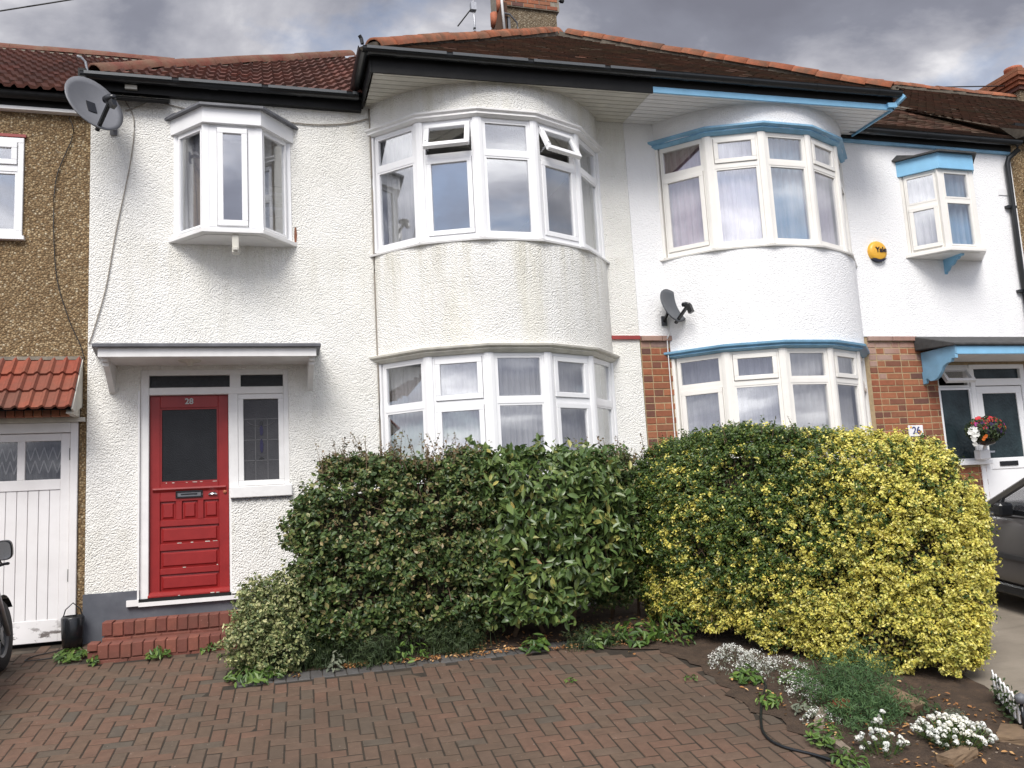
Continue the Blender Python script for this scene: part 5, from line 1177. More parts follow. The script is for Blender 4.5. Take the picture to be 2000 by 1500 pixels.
def car():
    base = Vector((9.06, -2.9, G(9.06, -2.9))); t = thing('parked_car', base, 'dark grey hatchback parked behind the golden hedge at the right edge', 'car')
    M = Matrix.Translation(base) @ Matrix.Rotation(SLOPE, 4, 'X')
    # stations along y (nose +): half width low, half width belt, floor z, belt z
    Y = [2.05, 2.0, 1.85, 1.5, 1.0, .6, .0, -.8, -1.5, -1.9, -2.02]; HB = [.45, .62, .76, .83, .86, .87, .87, .87, .85, .78, .68]; ZB = [.62, .70, .78, .88, .95, .98, 1.0, 1.02, 1.02, .98, .92]; ZF = [.32, .26, .22, .20, .20, .20, .20, .20, .22, .28, .36]
    m = MB(); ring = lambda i: [(-HB[i] * .93, Y[i], ZF[i]), (-HB[i] * .985, Y[i], ZF[i] + .12), (-HB[i], Y[i], .56), (-HB[i] * .985, Y[i], ZB[i] - .10), (-HB[i] * .93, Y[i], ZB[i]), (0, Y[i], ZB[i] + (.05 if Y[i] > .55 else .01)), (HB[i] * .93, Y[i], ZB[i]), (HB[i] * .985, Y[i], ZB[i] - .10), (HB[i], Y[i], .56), (HB[i] * .985, Y[i], ZF[i] + .12), (HB[i] * .93, Y[i], ZF[i])]
    for i in range(len(Y)): m.v += ring(i)
    n = 11
    for i in range(len(Y) - 1): m.f += [(i * n + k, i * n + (k + 1) % n, (i + 1) * n + (k + 1) % n, (i + 1) * n + k) for k in range(n)]
    m.f += [tuple(range(n)), tuple(range((len(Y) - 1) * n, len(Y) * n))]; body = xform(m, M).build('body', 'car_paint', t, True)
    md = body.modifiers.new('sub', 'SUBSURF'); md.levels = 2; md.render_levels = 2
    # greenhouse: roof, pillars and glass
    P = {'a0': (.82, .72, .985), 'a1': (.69, .02, 1.50), 'c1': (.68, -1.45, 1.48), 'c0': (.79, -1.86, 1.0)}
    rf = MB(); rp_ = [(-.67, .0, 1.50), (.67, .0, 1.50), (.66, -1.45, 1.48), (-.66, -1.45, 1.48)]; rf.extrude(rp_, (0, 0, .035)); xform(rf, M).build('roof', 'car_paint', t, bevel=.03)
    for s_ in (-1, 1):
        q = {k: Vector((v[0] * s_, v[1], v[2])) for k, v in P.items()}
        b1 = Vector((.82 * s_, -.55, 1.0)); b2 = Vector((.695 * s_, -.62, 1.49))
        for a, b in (('a0', 'a1'), ('c0', 'c1'), ('a1', 'c1')):
            m = MB(); m.bar(q[a], q[b], .06, .065); xform(m, M).build('pillar', 'car_paint', t, bevel=.012)
        m = MB(); m.bar(b1, b2, .05, .09, (0, 1, 0)); xform(m, M).build('pillar', 'black_plastic', t)
        m = MB(); m.bar(q['a0'] + Vector((0, .05, 0)), q['c0'], .03, .05); xform(m, M).build('waist_trim', 'black_plastic', t)
        for c4 in ((q['a0'] + Vector((0, -.10, .02)), b1, b2, q['a1'] + Vector((0, -.08, 0))), (b1, q['c0'], q['c1'], b2)):
            m = MB(); m.add([tuple(v + Vector((-.01 * s_, 0, 0))) for v in c4], [(0, 1, 2, 3)]); xform(m, M).build('side_window', 'glass_car', t)
        m = MB(); m.bar(q['a0'] + Vector((.01 * s_, -.20, .02)), q['a0'] + Vector((-.05 * s_, -.22, .20)), .03, .03); xform(m, M).build('quarter_pillar', 'black_plastic', t)
        m = MB(); c = Vector((.93 * s_, .38, 1.02)); m.obox(c, (1, 0, 0), (0, 1, 0), (0, 0, 1), .085, .05, .065); m.obox(c - Vector((.09 * s_, -.02, .05)), (1, 0, 0), (0, 1, 0), (0, 0, 1), .05, .03, .02); xform(m, M).build('door_mirror', 'black_plastic', t, bevel=.02)
        m = MB(); m.box(.874 * s_ - .006, .874 * s_ + .006, -.80, .80, .53, .575); xform(m, M).build('side_moulding', 'car_interior', t)
        m = MB(); m.box(.80 * s_ - .04, .80 * s_ + .04, -1.0, 1.0, .16, .27); xform(m, M).build('sill', 'black_plastic', t, bevel=.02)
        for yy in (1.28, -1.24):
            wheel_parts(t, M, (.80 * s_, yy, .30), .30, .18, 5)
            m = MB(); m.lathe([(.0, -.004), (.37, -.004), (.37, .004), (.0, .004)], (.866 * s_, yy, .30), (1, 0, 0), 28); xform(m, M).build('wheel_arch', 'car_interior', t)
        m = MB(); m.obox((.58 * s_, 1.93, .68), (1, 0, 0), (0, 1, 0), (0, 0, 1), .14, .06, .07); xform(m, M).build('headlight', 'chrome', t, bevel=.02)
        m = MB(); m.obox((.70 * s_, -1.96, .82), (1, 0, 0), (0, 1, 0), (0, 0, 1), .08, .04, .12); xform(m, M).build('tail_light', 'red_band', t, bevel=.02)
    for a, b, c, d, nm in (((-.78, .72, 1.0), (.78, .72, 1.0), (.65, .03, 1.495), (-.65, .03, 1.495), 'windscreen'), ((-.72, -1.88, 1.0), (.72, -1.88, 1.0), (.62, -1.47, 1.47), (-.62, -1.47, 1.47), 'rear_window')):
        m = MB(); m.add([a, b, c, d], [(0, 1, 2, 3)]); xform(m, M).build(nm, 'glass_car', t)
    for s_ in (-1, 1):
        m = MB(); m.obox((.36 * s_, -.45, .86), (1, 0, 0), (0, 1, 0), (0, 0, 1), .22, .07, .32); m.obox((.36 * s_, -.45, 1.24), (1, 0, 0), (0, 1, 0), (0, 0, 1), .12, .05, .09); xform(m, M).build('seat', 'car_interior', t, bevel=.03)
car()

# ------------------------------------------------------------------ planting
def norm(a): return a / (np.linalg.norm(a, axis=1, keepdims=True) + 1e-9)
class Lump:
    def __init__(s, seed, scales=(1.2, 2.4, 5.0), amps=(1., .6, .35), n=5):
        r = np.random.default_rng(seed); s.k = np.concatenate([r.normal(0, sc, (n, 3)) for sc in scales]); s.a = np.concatenate([np.full(n, a) for a in amps]) / n * 1.3; s.p = r.uniform(0, 6.28, len(s.k))
    def __call__(s, P): return (np.sin(P @ s.k.T + s.p) * s.a).sum(1)
def leaf_arrays(pos, nrm, size, asp=.55, fold=.3, jit=.7, droop=.25, oval=False):
    N_ = len(pos); n = norm(nrm + rng.normal(0, jit, (N_, 3)) * .6); t = rng.normal(0, 1, (N_, 3)); t[:, 2] -= droop * 2; t = t - (t * n).sum(1, keepdims=True) * n; t = norm(t); b = np.cross(n, t)
    s_ = (size * rng.uniform(.7, 1.25, N_))[:, None]; w = s_ * asp * .5; up_ = n * w * fold
    if not oval:
        V = np.stack([pos - t * s_ * .5, pos - b * w + up_ - t * s_ * .06, pos + t * s_ * .5, pos + b * w + up_ - t * s_ * .06], 1)
        F = np.array([[0, 1, 2], [0, 2, 3]])
        return V.reshape(-1, 3), (F[None] + 4 * np.arange(N_)[:, None, None]).reshape(-1, 3)
    V = np.stack([pos - t * s_ * .5, pos - b * w * .85 + up_ - t * s_ * .22, pos - b * w + up_ + t * s_ * .12, pos + t * s_ * .5 - n * s_ * .06, pos + b * w + up_ + t * s_ * .12, pos + b * w * .85 + up_ - t * s_ * .22], 1)
    F = np.array([[0, 1, 2, 3], [0, 3, 4, 5]])
    return V.reshape(-1, 3), (F[None] + 6 * np.arange(N_)[:, None, None]).reshape(-1, 4)
def put_leaves(name, pos, nrm, size, mat, parent, **k):
    V, F = leaf_arrays(pos, nrm, size, **k); o = np_mesh(name, V, F, mat, parent); o['kind'] = 'stuff'; return o
def spline(poly, n=40):
    P = np.array(poly, float); m = len(P); out = []
    for i in range(m):
        a, b, c, d = P[i - 1], P[i], P[(i + 1) % m], P[(i + 2) % m]
        for k in range(n):
            t = k / n; out.append(.5 * (2 * b + (c - a) * t + (2 * a - 5 * b + 4 * c - d) * t * t + (3 * b - a - 3 * c + d) * t ** 3))
    return np.array(out)
class Hedge:
    """clipped volume: plan outline, top and bottom heights, rounded shoulders"""
    def __init__(s, poly, ztop, zbot, seed, lump=.06, shoulder=.16, skirt=.10):
        s.c = spline(poly); d = np.roll(s.c, -1, 0) - np.roll(s.c, 1, 0); s.n = np.stack([d[:, 1], -d[:, 0]], 1); s.n /= np.linalg.norm(s.n, axis=1, keepdims=True)
        area = np.sum(s.c[:, 0] * np.roll(s.c[:, 1], -1) - np.roll(s.c[:, 0], -1) * s.c[:, 1]); s.n = s.n if area > 0 else -s.n
        s.seg = np.linalg.norm(np.roll(s.c, -1, 0) - s.c, axis=1); s.cum = np.cumsum(s.seg) / s.seg.sum(); s.cen = s.c.mean(0)
        s.zt, s.zb, s.L, s.la, s.sh, s.sk = ztop, zbot, Lump(seed), lump, shoulder, skirt
    def inset(s, h): return s.sh * np.clip((h - .80) / .20, 0, 1) ** 2 + s.sk * np.clip((.25 - h) / .25, 0, 1) ** 1.5
    def side(s, N_, depth=.10, face=None):
        out = np.zeros((0, 3)); nr = np.zeros((0, 3)); cam = np.array(CAM)
        while len(out) < N_:
            i = np.searchsorted(s.cum, rng.random(N_ * 2)) % len(s.c); h = rng.random(N_ * 2); xy = s.c[i]; n2 = s.n[i]
            v = cam[:2] - xy; v /= np.linalg.norm(v, axis=1, keepdims=True); f = (v * n2).sum(1); keep = rng.random(len(f)) < np.where(f > -.25, 1., .18); i, h, xy, n2 = i[keep], h[keep], xy[keep], n2[keep]
            zt = s.zt(xy[:, 0], xy[:, 1]); zb = s.zb(xy[:, 0], xy[:, 1]); z = zb + (zt - zb) * h
            P = np.c_[xy, z]; off_ = -s.inset(h) + s.la * s.L(P) - np.abs(rng.normal(0, depth, len(h)))
            P[:, :2] += n2 * off_[:, None]; up_ = np.clip((h - .8) / .2, 0, 1) * 1.2 + .25
            out = np.r_[out, P]; nr = np.r_[nr, np.c_[n2, up_]]
        return out[:N_], norm(nr[:N_])
    def top(s, N_, depth=.06):
        i = rng.integers(0, len(s.c), N_); f = np.sqrt(rng.random(N_)); xy = s.cen + (s.c[i] - s.n[i] * s.sh - s.cen) * f[:, None]
        z = s.zt(xy[:, 0], xy[:, 1]); P = np.c_[xy, z]; P[:, 2] += s.la * s.L(P) - np.abs(rng.normal(0, depth, N_)); return P, norm(np.c_[rng.normal(0, .25, (N_, 2)), np.ones(N_)])
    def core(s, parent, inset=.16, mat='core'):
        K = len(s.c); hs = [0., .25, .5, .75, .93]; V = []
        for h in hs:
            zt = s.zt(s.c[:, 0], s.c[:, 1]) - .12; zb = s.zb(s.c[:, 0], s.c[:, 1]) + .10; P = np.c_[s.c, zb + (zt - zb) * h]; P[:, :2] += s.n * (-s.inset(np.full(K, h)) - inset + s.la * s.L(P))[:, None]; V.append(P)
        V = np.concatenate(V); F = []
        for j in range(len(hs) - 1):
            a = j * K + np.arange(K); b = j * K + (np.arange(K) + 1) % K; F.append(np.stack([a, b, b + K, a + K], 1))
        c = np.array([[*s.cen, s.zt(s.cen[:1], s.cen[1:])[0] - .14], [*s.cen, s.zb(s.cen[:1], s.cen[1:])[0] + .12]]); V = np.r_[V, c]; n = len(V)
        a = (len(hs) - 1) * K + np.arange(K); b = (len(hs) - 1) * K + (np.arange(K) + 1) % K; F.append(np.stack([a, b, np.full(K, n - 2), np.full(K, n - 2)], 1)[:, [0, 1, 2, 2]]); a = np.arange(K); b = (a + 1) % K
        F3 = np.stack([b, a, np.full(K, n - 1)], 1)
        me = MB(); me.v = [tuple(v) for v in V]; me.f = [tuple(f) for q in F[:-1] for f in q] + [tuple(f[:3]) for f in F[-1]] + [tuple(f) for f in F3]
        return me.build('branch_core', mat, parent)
def tufts(P, Nn, k, length, wid=.018, push=.035, up_bias=.25):
    """leafy shoots: k leaves along each short twig that leaves the surface at P"""
    n = len(P); d = norm(Nn + rng.normal(0, .45, (n, 3)) + np.array([0, 0, up_bias])); base = P + norm(Nn) * (rng.normal(0, push, n))[:, None]
    t = rng.random((n, k)) ** .8; ln = length * rng.uniform(.5, 1.3, n); Q = base[:, None] + d[:, None] * (t * ln[:, None])[..., None] + rng.normal(0, wid, (n, k, 3))
    r_ = rng.normal(0, 1, (n, k, 3)); nn = norm((r_ * .55 + norm(Nn)[:, None] * .55 + np.array([-.1, -.25, .55])).reshape(-1, 3))
    return Q.reshape(-1, 3), nn
def stems(parent, pts, r, mat='twig', name='stem'):
    for p0, p1 in pts:
        p0, p1 = Vector(p0), Vector(p1); m = MB(); mid_ = (p0 + p1) / 2 + Vector((random.gauss(0, .03), random.gauss(0, .03), 0)); m.tube([p0, mid_, p1], [r, r * .8, r * .6], 6); m.build(name, mat, parent, True)
def shoots(parent, roots, hts, mat, leaf=.034, per=12, lean=.2):
    """thin new growth standing above the clipped top"""
    m = MB(); P, Nn = [], []
    for (x, y, z), h in zip(roots, hts):
        d = Vector((random.gauss(0, lean), random.gauss(0, lean * .6), 1)).normalized(); b = Vector((random.gauss(0, .1), random.gauss(0, .1), 0)); pts = [Vector((x, y, z)) + d * h * t + b * h * t * t for t in (0, .35, .7, 1.)]
        m.tube(pts, [.0035, .003, .0025, .0015], 4, False)
        for k in range(per):
            t = .25 + .75 * (k + random.random() * .5) / per; q = Vector((x, y, z)) + d * h * t + b * h * t * t; P.append(q + Vector((random.gauss(0, .014), random.gauss(0, .014), 0))); Nn.append((random.gauss(0, 1), random.gauss(0, 1) - .6, .8))
    m.build('shoots', 'twig', parent)['kind'] = 'stuff'
    put_leaves('shoot_leaves', np.array([tuple(p) for p in P]), norm(np.array(Nn)), np.full(len(P), leaf), mat, parent, jit=1., oval=False)

LGAP = Lump(77, (5., 10.), (1., .7))
# mixed hedge in front of the cream bay
mh = thing('hedge', (2.2, -1.3, -.55), 'dark green small-leaved hedge with brownish shoots below the cream bay', 'hedge', 'hedges of the front gardens')
H1 = Hedge([(1.56, -1.0), (1.49, -1.35), (1.60, -1.62), (2.2, -1.72), (3.2, -1.70), (3.4, -1.3), (3.2, -.95), (2.2, -.93)], lambda x, y: 1.12 - .34 * np.clip((1.93 - x) / .5, 0, 1) ** 2 + .03 * np.sin(x * 9), lambda x, y: -.42 - .06 * np.sin(x * 5), 3, .09, .18, .16)
p1, n1 = H1.side(8500, .14); put_leaves('inner_foliage', p1, n1, np.full(len(p1), .046), 'leaf_hedge', mh, oval=True, asp=.58, jit=1.2)
p1, n1 = H1.side(2300, .03); kp = LGAP(p1) > -.38; p1, n1 = p1[kp], n1[kp]; p2, n2_ = H1.top(420, .03); P, Q = tufts(np.r_[p1, p2], np.r_[n1, n2_], 17, .12, .02); put_leaves('foliage', P, Q, np.full(len(P), .044) * rng.uniform(.7, 1.35, len(P)), 'leaf_hedge', mh, oval=True, asp=.58, jit=.3)
p1, n1 = H1.side(260, .02); p1 = p1[p1[:, 2] > .2]; P, Q = tufts(p1, np.tile([-.1, -.6, .7], (len(p1), 1)), 9, .12); p2, n2_ = H1.top(330, .02); P2, Q2 = tufts(p2, n2_, 10, .14, .018)
put_leaves('young_foliage', np.r_[P, P2], np.r_[Q, Q2], np.full(len(P) + len(P2), .030), 'leaf_brown', mh, oval=True, jit=.4)
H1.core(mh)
stems(mh, [((x, -1.3 + random.gauss(0, .12), G(x, -1.3)), (x + random.gauss(0, .15), -1.35, .3)) for x in (1.6, 1.9, 2.3, 2.7, 3.1)], .022)
rt_ = [(x, random.uniform(-1.65, -1.2), 1.10 - .3 * max(0, (1.95 - x) / .5) ** 2) for x in [random.uniform(1.62, 2.95) for _ in range(60)]]
shoots(mh, rt_, [random.choice((.18, .24, .30, .38)) for _ in rt_], 'leaf_brown')
rt_ = [(1.56, -1.5, .72), (1.60, -1.45, .8), (1.68, -1.5, .9), (1.74, -1.45, .95), (2.0, -1.4, 1.05), (2.1, -1.5, 1.08)]
shoots(mh, rt_, [.50, .42, .55, .50, .46, .42], 'leaf_brown', per=14, lean=.28)
mh2 = thing('hedge', (4.75, -1.35, -.55), 'brown-tipped shrub between the laurel and the golden hedge', 'hedge', 'hedges of the front gardens')
H2 = Hedge([(4.2, -1.0), (4.2, -1.36), (4.4, -1.46), (4.7, -1.44), (4.95, -1.2), (4.95, -.9), (4.5, -.88)], lambda x, y: 1.08 + .03 * np.sin(x * 8), lambda x, y: -.30 - .06 * np.sin(x * 6), 4, .10)
p1, n1 = H2.side(7000, .1); put_leaves('inner_foliage', p1, n1, np.full(len(p1), .042), 'leaf_hedge', mh2, oval=True, jit=1.2)
p1, n1 = H2.side(800, .03); p2, n2_ = H2.top(160, .03); P, Q = tufts(np.r_[p1, p2], np.r_[n1, n2_], 16, .12, .02); put_leaves('foliage', P, Q, np.full(len(P), .038), 'leaf_hedge', mh2, oval=True, jit=.3)
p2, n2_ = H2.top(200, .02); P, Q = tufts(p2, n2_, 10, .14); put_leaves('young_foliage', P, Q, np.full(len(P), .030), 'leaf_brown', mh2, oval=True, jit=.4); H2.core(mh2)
rt_ = [(x, random.uniform(-1.4, -1.05), 1.06) for x in [random.uniform(4.3, 5.0) for _ in range(26)]]; shoots(mh2, rt_, [random.choice((.14, .2, .27, .34)) for _ in rt_], 'leaf_brown')
stems(mh2, [((x, -1.2, G(x, -1.2)), (x + random.gauss(0, .1), -1.25, .3)) for x in (4.5, 4.8, 5.05)], .02)

# laurel with large leaves
la = thing('laurel_shrub', (3.75, -1.4, -.55), 'laurel with large glossy green leaves in the middle of the hedge', 'shrub')
H3 = Hedge([(3.05, -1.05), (3.0, -1.62), (3.25, -1.86), (3.9, -1.90), (4.35, -1.78), (4.5, -1.4), (4.3, -.95), (3.6, -.92)], lambda x, y: 1.13 + .03 * np.sin(x * 7), lambda x, y: -.36 + .42 * np.clip((x - 3.75) / .7, 0, 1) + .22 * np.clip((3.3 - x) / .3, 0, 1), 5, .11)
p1, n1 = H3.side(640, .05); kp = LGAP(p1) > -.42; p1, n1 = p1[kp], n1[kp]; p2, n2_ = H3.top(140); p1, n1 = tufts(np.r_[p1, p2], np.r_[n1, n2_], 8, .16, .03, .04); p2, n2_ = H3.side(2200, .14)
put_leaves('foliage', np.r_[p1, p2], np.r_[n1, n2_], np.full(len(p1) + len(p2), .095) * rng.uniform(.7, 1.25, len(p1) + len(p2)), 'leaf_laurel_bulk', la, oval=True, asp=.42, droop=.5, jit=.7)
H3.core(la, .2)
lm = []
for cur in (0, 1):
    vs, fs = [], []; K = 6
    for i in range(K + 1):
        t = i / K; w = .21 * math.sin(math.pi * min(1, t * 1.02 + .02)) ** .8 * (1 - .25 * t); z = -.25 * (t - .5) ** 2 * (1 + cur)
        vs += [(-w, t - .5, z + w * .35), (0, t - .5, z), (w, t - .5, z + w * .35)]
    for i in range(K): a = i * 3; fs += [(a, a + 1, a + 4, a + 3), (a + 1, a + 2, a + 5, a + 4)]
    lm.append(mesh_of('leaf', vs, fs, 'leaf_laurel', True))
p1, n1 = H3.side(900, .02); ok = (n1 @ np.array([-.25, -.95, .1])) > .45; p1, n1 = p1[ok][:245], n1[ok][:245]; p2, n2_ = H3.top(200, .02); ok = p2[:, 1] < -1.25; p2, n2_ = p2[ok][:55], n2_[ok][:55]
for p, n in zip(np.r_[p1, p2], np.r_[n1, n2_]):
    n = Vector(n + rng.normal(0, .55, 3)).normalized(); t = Vector((random.gauss(0, .8), random.gauss(0, .3), random.gauss(-.35, .6))); t = (t - n * t.dot(n)).normalized(); R = Matrix((t.cross(n), t, n)).transposed(); s_ = random.uniform(.075, .135)
    o = piece('leaf', random.choice(lm), Vector(p) + n * random.uniform(-.01, .05), la, R.to_euler(), (s_, s_, s_))
stems(la, [((x, -1.4, G(x, -1.4)), (x + random.gauss(0, .12), -1.45, .3)) for x in (3.4, 3.7, 4.0)], .025)

# golden privet hedge on the boundary
gh = thing('hedge', (5.7, -2.7, -.7), 'bright golden privet hedge with a reverted green patch', 'hedge', 'hedges of the front gardens')
def gzt(x, y): return 1.255 - .20 * np.clip((x - 5.45) / .75, 0, 1) - .20 * np.clip((5.10 - x) / .4, 0, 1) ** 1.5 - .42 * np.clip((x - 6.15) / .6, 0, 1) ** 1.4 + .03 * np.sin(x * 8 + y * 5)
def gzb(x, y): return Gn(x, y) + .09 + .08 * np.sin(x * 7 + y * 3) + .05 * np.sin(x * 19)
H4 = Hedge([(4.86, -1.25), (4.78, -1.7), (4.80, -2.15), (5.06, -2.60), (5.52, -3.12), (6.0, -3.70), (6.38, -3.98), (6.66, -3.76), (6.84, -3.2), (6.66, -1.9), (6.2, -1.2), (5.4, -1.1)], gzt, gzb, 6, .075, .17, .08)
LG = Lump(21, (1.2, 2.5), (1., .7)); LH = Lump(33, (6., 11.), (1., .7))
def golden(P):     # reverted plain green growth fills the upper left of the hedge, gold the rest
    sx = (P[:, 0] - 5.05) * .9 + (-(P[:, 1] + 2.3)) * .35
    g = 1 / (1 + np.exp(-((sx - .62) * 3.4 - (P[:, 2] - .30) * 1.9 + LG(P) * 1.7 + np.where(P[:, 2] < -.05, 1.3, 0) + 2.2 * np.exp(-((P[:, 0] - 4.80) / .13) ** 2))))
    return np.clip(g, .05, .985)
p1, n1 = H4.side(44000, .13); isg = rng.random(len(p1)) < golden(p1) * .8
put_leaves('inner_gold_foliage', p1[isg], n1[isg], np.full(isg.sum(), .032), 'leaf_gold', gh, asp=.62, jit=1.3); put_leaves('inner_green_foliage', p1[~isg], n1[~isg], np.full((~isg).sum(), .034), 'leaf_green', gh, asp=.62, jit=1.3)
p1, n1 = H4.side(9500, .03); keep = LH(p1) > -.45; p1, n1 = p1[keep], n1[keep]; p2, n2_ = H4.top(1500, .03); P0 = np.r_[p1, p2]; N0 = np.r_[n1, n2_]; K = 20
P, Q = tufts(P0, N0, K, .070, .014, .028); isg = np.repeat(rng.random(len(P0)) < golden(P0), K); isg ^= rng.random(len(isg)) < .03
put_leaves('golden_foliage', P[isg], Q[isg], np.full(isg.sum(), .0255) * rng.uniform(.75, 1.25, isg.sum()), 'leaf_gold', gh, asp=.62, jit=.3); put_leaves('green_foliage', P[~isg], Q[~isg], np.full((~isg).sum(), .030), 'leaf_green', gh, asp=.62, jit=.3)
H4.core(gh, .15)
stems(gh, [((x, y, G(x, y)), (x + random.gauss(0, .12), y + random.gauss(0, .1), .1)) for x, y in ((6.25, -3.3), (6.4, -3.15), (5.9, -3.0), (5.5, -2.6), (5.1, -2.1), (6.0, -2.2))], .022)
rt_ = [(x, y, float(gzt(np.array([x]), np.array([y]))[0]) - .05) for x, y in [(random.uniform(4.95, 6.3), random.uniform(-3.2, -2.0)) for _ in range(40)]]; shoots(gh, rt_, [random.uniform(.08, .2) for _ in rt_], 'leaf_green', .026, 9)
rt_ = [(6.55 + random.gauss(0, .08), -3.50 + random.gauss(0, .08), random.uniform(-.4, .6)) for _ in range(22)]; shoots(gh, rt_, [random.uniform(.1, .2) for _ in rt_], 'leaf_gold', .03, 10, .8)

def twigs(H, N_, parent, ln=.16):
    P, Q = H.side(N_, .07); d = norm(Q + rng.normal(0, .6, (N_, 3))); r_ = .0022; a = norm(np.cross(d, rng.normal(0, 1, (N_, 3)))) * r_; b = np.cross(d, a); e0 = P - d * ln * .8; e1 = P + d * ln * .15
    V = np.stack([e0 + a * 1.6, e0 - a * .8 + b * 1.4, e0 - a * .8 - b * 1.4, e1 + a, e1 - a * .5 + b * .8, e1 - a * .5 - b * .8], 1); F = np.array([[0, 1, 4, 3], [1, 2, 5, 4], [2, 0, 3, 5]])
    o = np_mesh('twigs', V.reshape(-1, 3), (F[None] + 6 * np.arange(N_)[:, None, None]).reshape(-1, 4), 'twig', parent); o['kind'] = 'stuff'
twigs(H1, 1500, mh); twigs(H2, 500, mh2); twigs(H3, 300, la); twigs(H4, 3500, gh, .13)
# variegated bush at the left foot of the hedge
vb = thing('variegated_shrub', (1.15, -1.5, -.6), 'low pale variegated bush beside the brick steps', 'shrub')
def ellip(N_, c, r, surf=.15):
    d = norm(rng.normal(0, 1, (N_, 3))); f = 1 - np.abs(rng.normal(0, surf, N_)); return np.array(c) + d * np.array(r) * f[:, None], d
P, Q = [], []
for c, r, n in (((1.16, -1.42, -.14), (.26, .26, .32), 3800), ((.98, -1.55, -.30), (.18, .20, .22), 2200), ((1.36, -1.50, .04), (.18, .2, .24), 2000), ((1.24, -1.66, -.42), (.22, .14, .18), 1500), ((1.06, -1.50, .02), (.15, .16, .18), 1200), ((1.14, -1.62, -.22), (.22, .12, .22), 1800)):
    a, b = ellip(n // 9, c, r, .22); a, b = tufts(a, b, 9, .08, .012, .02); P.append(a); Q.append(b)
P = np.concatenate(P); Q = np.concatenate(Q); k = P[:, 2] > Gn(P[:, 0], P[:, 1]) + .02; put_leaves('foliage', P[k], Q[k], np.full(k.sum(), .032), 'leaf_variegated', vb, oval=True, asp=.6)
m = MB(); m.lathe([(.0, -.22), (.12, -.18), (.16, 0), (.12, .14), (0, .2)], (1.20, -1.40, -.24), (0, 0, 1), 14); m.build('branch_core', 'core', vb)

def blades(name, N_, c, r, h, mat, parent, w=.004, arch=.6, spread=.6):
    base = np.c_[c[0] + rng.normal(0, r[0], N_), c[1] + rng.normal(0, r[1], N_)]; z = Gn(base[:, 0], base[:, 1]); B = np.c_[base, z]; d = rng.normal(0, spread, (N_, 2)); hh = h * rng.uniform(.5, 1.15, N_)
    m1 = B + np.c_[d * hh[:, None] * .35, hh * .6]; tp = B + np.c_[d * hh[:, None], hh * (1 - arch * .3 * np.linalg.norm(d, axis=1))]; s_ = norm(np.c_[-d[:, 1], d[:, 0], np.zeros(N_)]) * w
    V = np.stack([B - s_, B + s_, m1 + s_ * .8, m1 - s_ * .8, tp], 1); F = np.array([[0, 1, 2], [0, 2, 3], [3, 2, 4]]); o = np_mesh(name, V.reshape(-1, 3), (F[None] + 5 * np.arange(N_)[:, None, None]).reshape(-1, 3), mat, parent)
    o['kind'] = 'stuff'; return o
def plant_thing(name, x, y, label, cat='plant', group='low plants in the beds'): return thing(name, (x, y, G(x, y)), label, cat, group)
for (x, y, h, n, lb) in ((1.58, -1.58, .36, 2600, 'soft dark grassy clump beside the variegated bush'), (2.05, -1.66, .24, 2400, 'soft dark grassy clump under the left of the hedge'), (2.75, -1.66, .30, 2600, 'soft dark grassy clump under the hedge left of the laurel'), (4.0, -1.96, .14, 900, 'small feathery tuft at the paving edge below the laurel'), (1.26, -1.58, .50, 1100, 'fine upright grass rising through the variegated bush')):
    t = plant_thing('grass_clump', x, y, lb); P, Q = ellip(n // 8, (x, y, G(x, y) + h * .4), (.24 if h < .4 else .10, .10, h * .62), .35); P, Q = tufts(P, Q, 8, .10, .012, .02); k = P[:, 2] > Gn(P[:, 0], P[:, 1]); put_leaves('fronds', P[k], Q[k], np.full(k.sum(), .06), 'leaf_dark_grass', t, asp=.10, jit=.5, droop=-.3)
    blades('blades', 160, (x, y), (.16, .06), h * .9, 'leaf_dark_grass', t, .003, .8, .5)
def broad(name, x, y, N_, size, h, r, mat, label, group='low plants in the beds', asp=.35):
    t = plant_thing(name, x, y, label, 'plant', group); a = rng.uniform(0, 6.28, N_); rr_ = r * np.sqrt(rng.random(N_)); px, py = x + np.cos(a) * rr_, y + np.sin(a) * rr_; P = np.c_[px, py, Gn(px, py) + .02 + h * rng.random(N_) * (1 - .6 * rr_ / r)]
    put_leaves('leaves', P, norm(np.c_[np.cos(a) * .5, np.sin(a) * .5 - .3, np.full(N_, .8)]), np.full(N_, size), mat, t, oval=True, asp=asp, jit=.5, droop=-.1); return t
broad('weed', 4.05, -1.92, 60, .10, .18, .14, 'leaf_fresh', 'bright green long-leaved weed below the laurel')
broad('weed', 4.42, -1.98, 90, .10, .24, .20, 'leaf_fresh', 'leafy green weeds below the right of the laurel')
broad('weed', 3.45, -1.90, 50, .09, .16, .12, 'leaf_fresh', 'small fresh green weed at the paving edge')
broad('weed', 4.75, -2.15, 160, .06, .42, .16, 'leaf_green', 'green seedling at the left foot of the golden hedge')
broad('weed', 1.05, -1.66, 220, .07, .10, .26, 'leaf_fresh', 'green weeds spreading over the paving below the variegated bush')
broad('weed', 2.35, -1.72, 70, .06, .22, .16, 'leaf_fresh', 'small green weed under the hedge by the grey edging')
broad('weed', 1.70, -1.74, 40, .06, .16, .08, 'leaf_sage', 'grey-green upright weed by the dead leaves')
broad('weed', -.60, -.52, 130, .07, .10, .14, 'leaf_fresh', 'weed at the left end of the brick steps', 'weeds by the steps')
broad('weed', .18, -.80, 60, .07, .10, .10, 'leaf_fresh', 'weed growing against the front of the lower step', 'weeds by the steps')
broad('weed', .62, -.78, 40, .05, .07, .08, 'leaf_fresh', 'small weed at the right of the lower step', 'weeds by the steps')
broad('weed', -.36, -.78, 40, .05, .08, .06, 'leaf_fresh', 'weed on the left corner of the lower step', 'weeds by the steps')
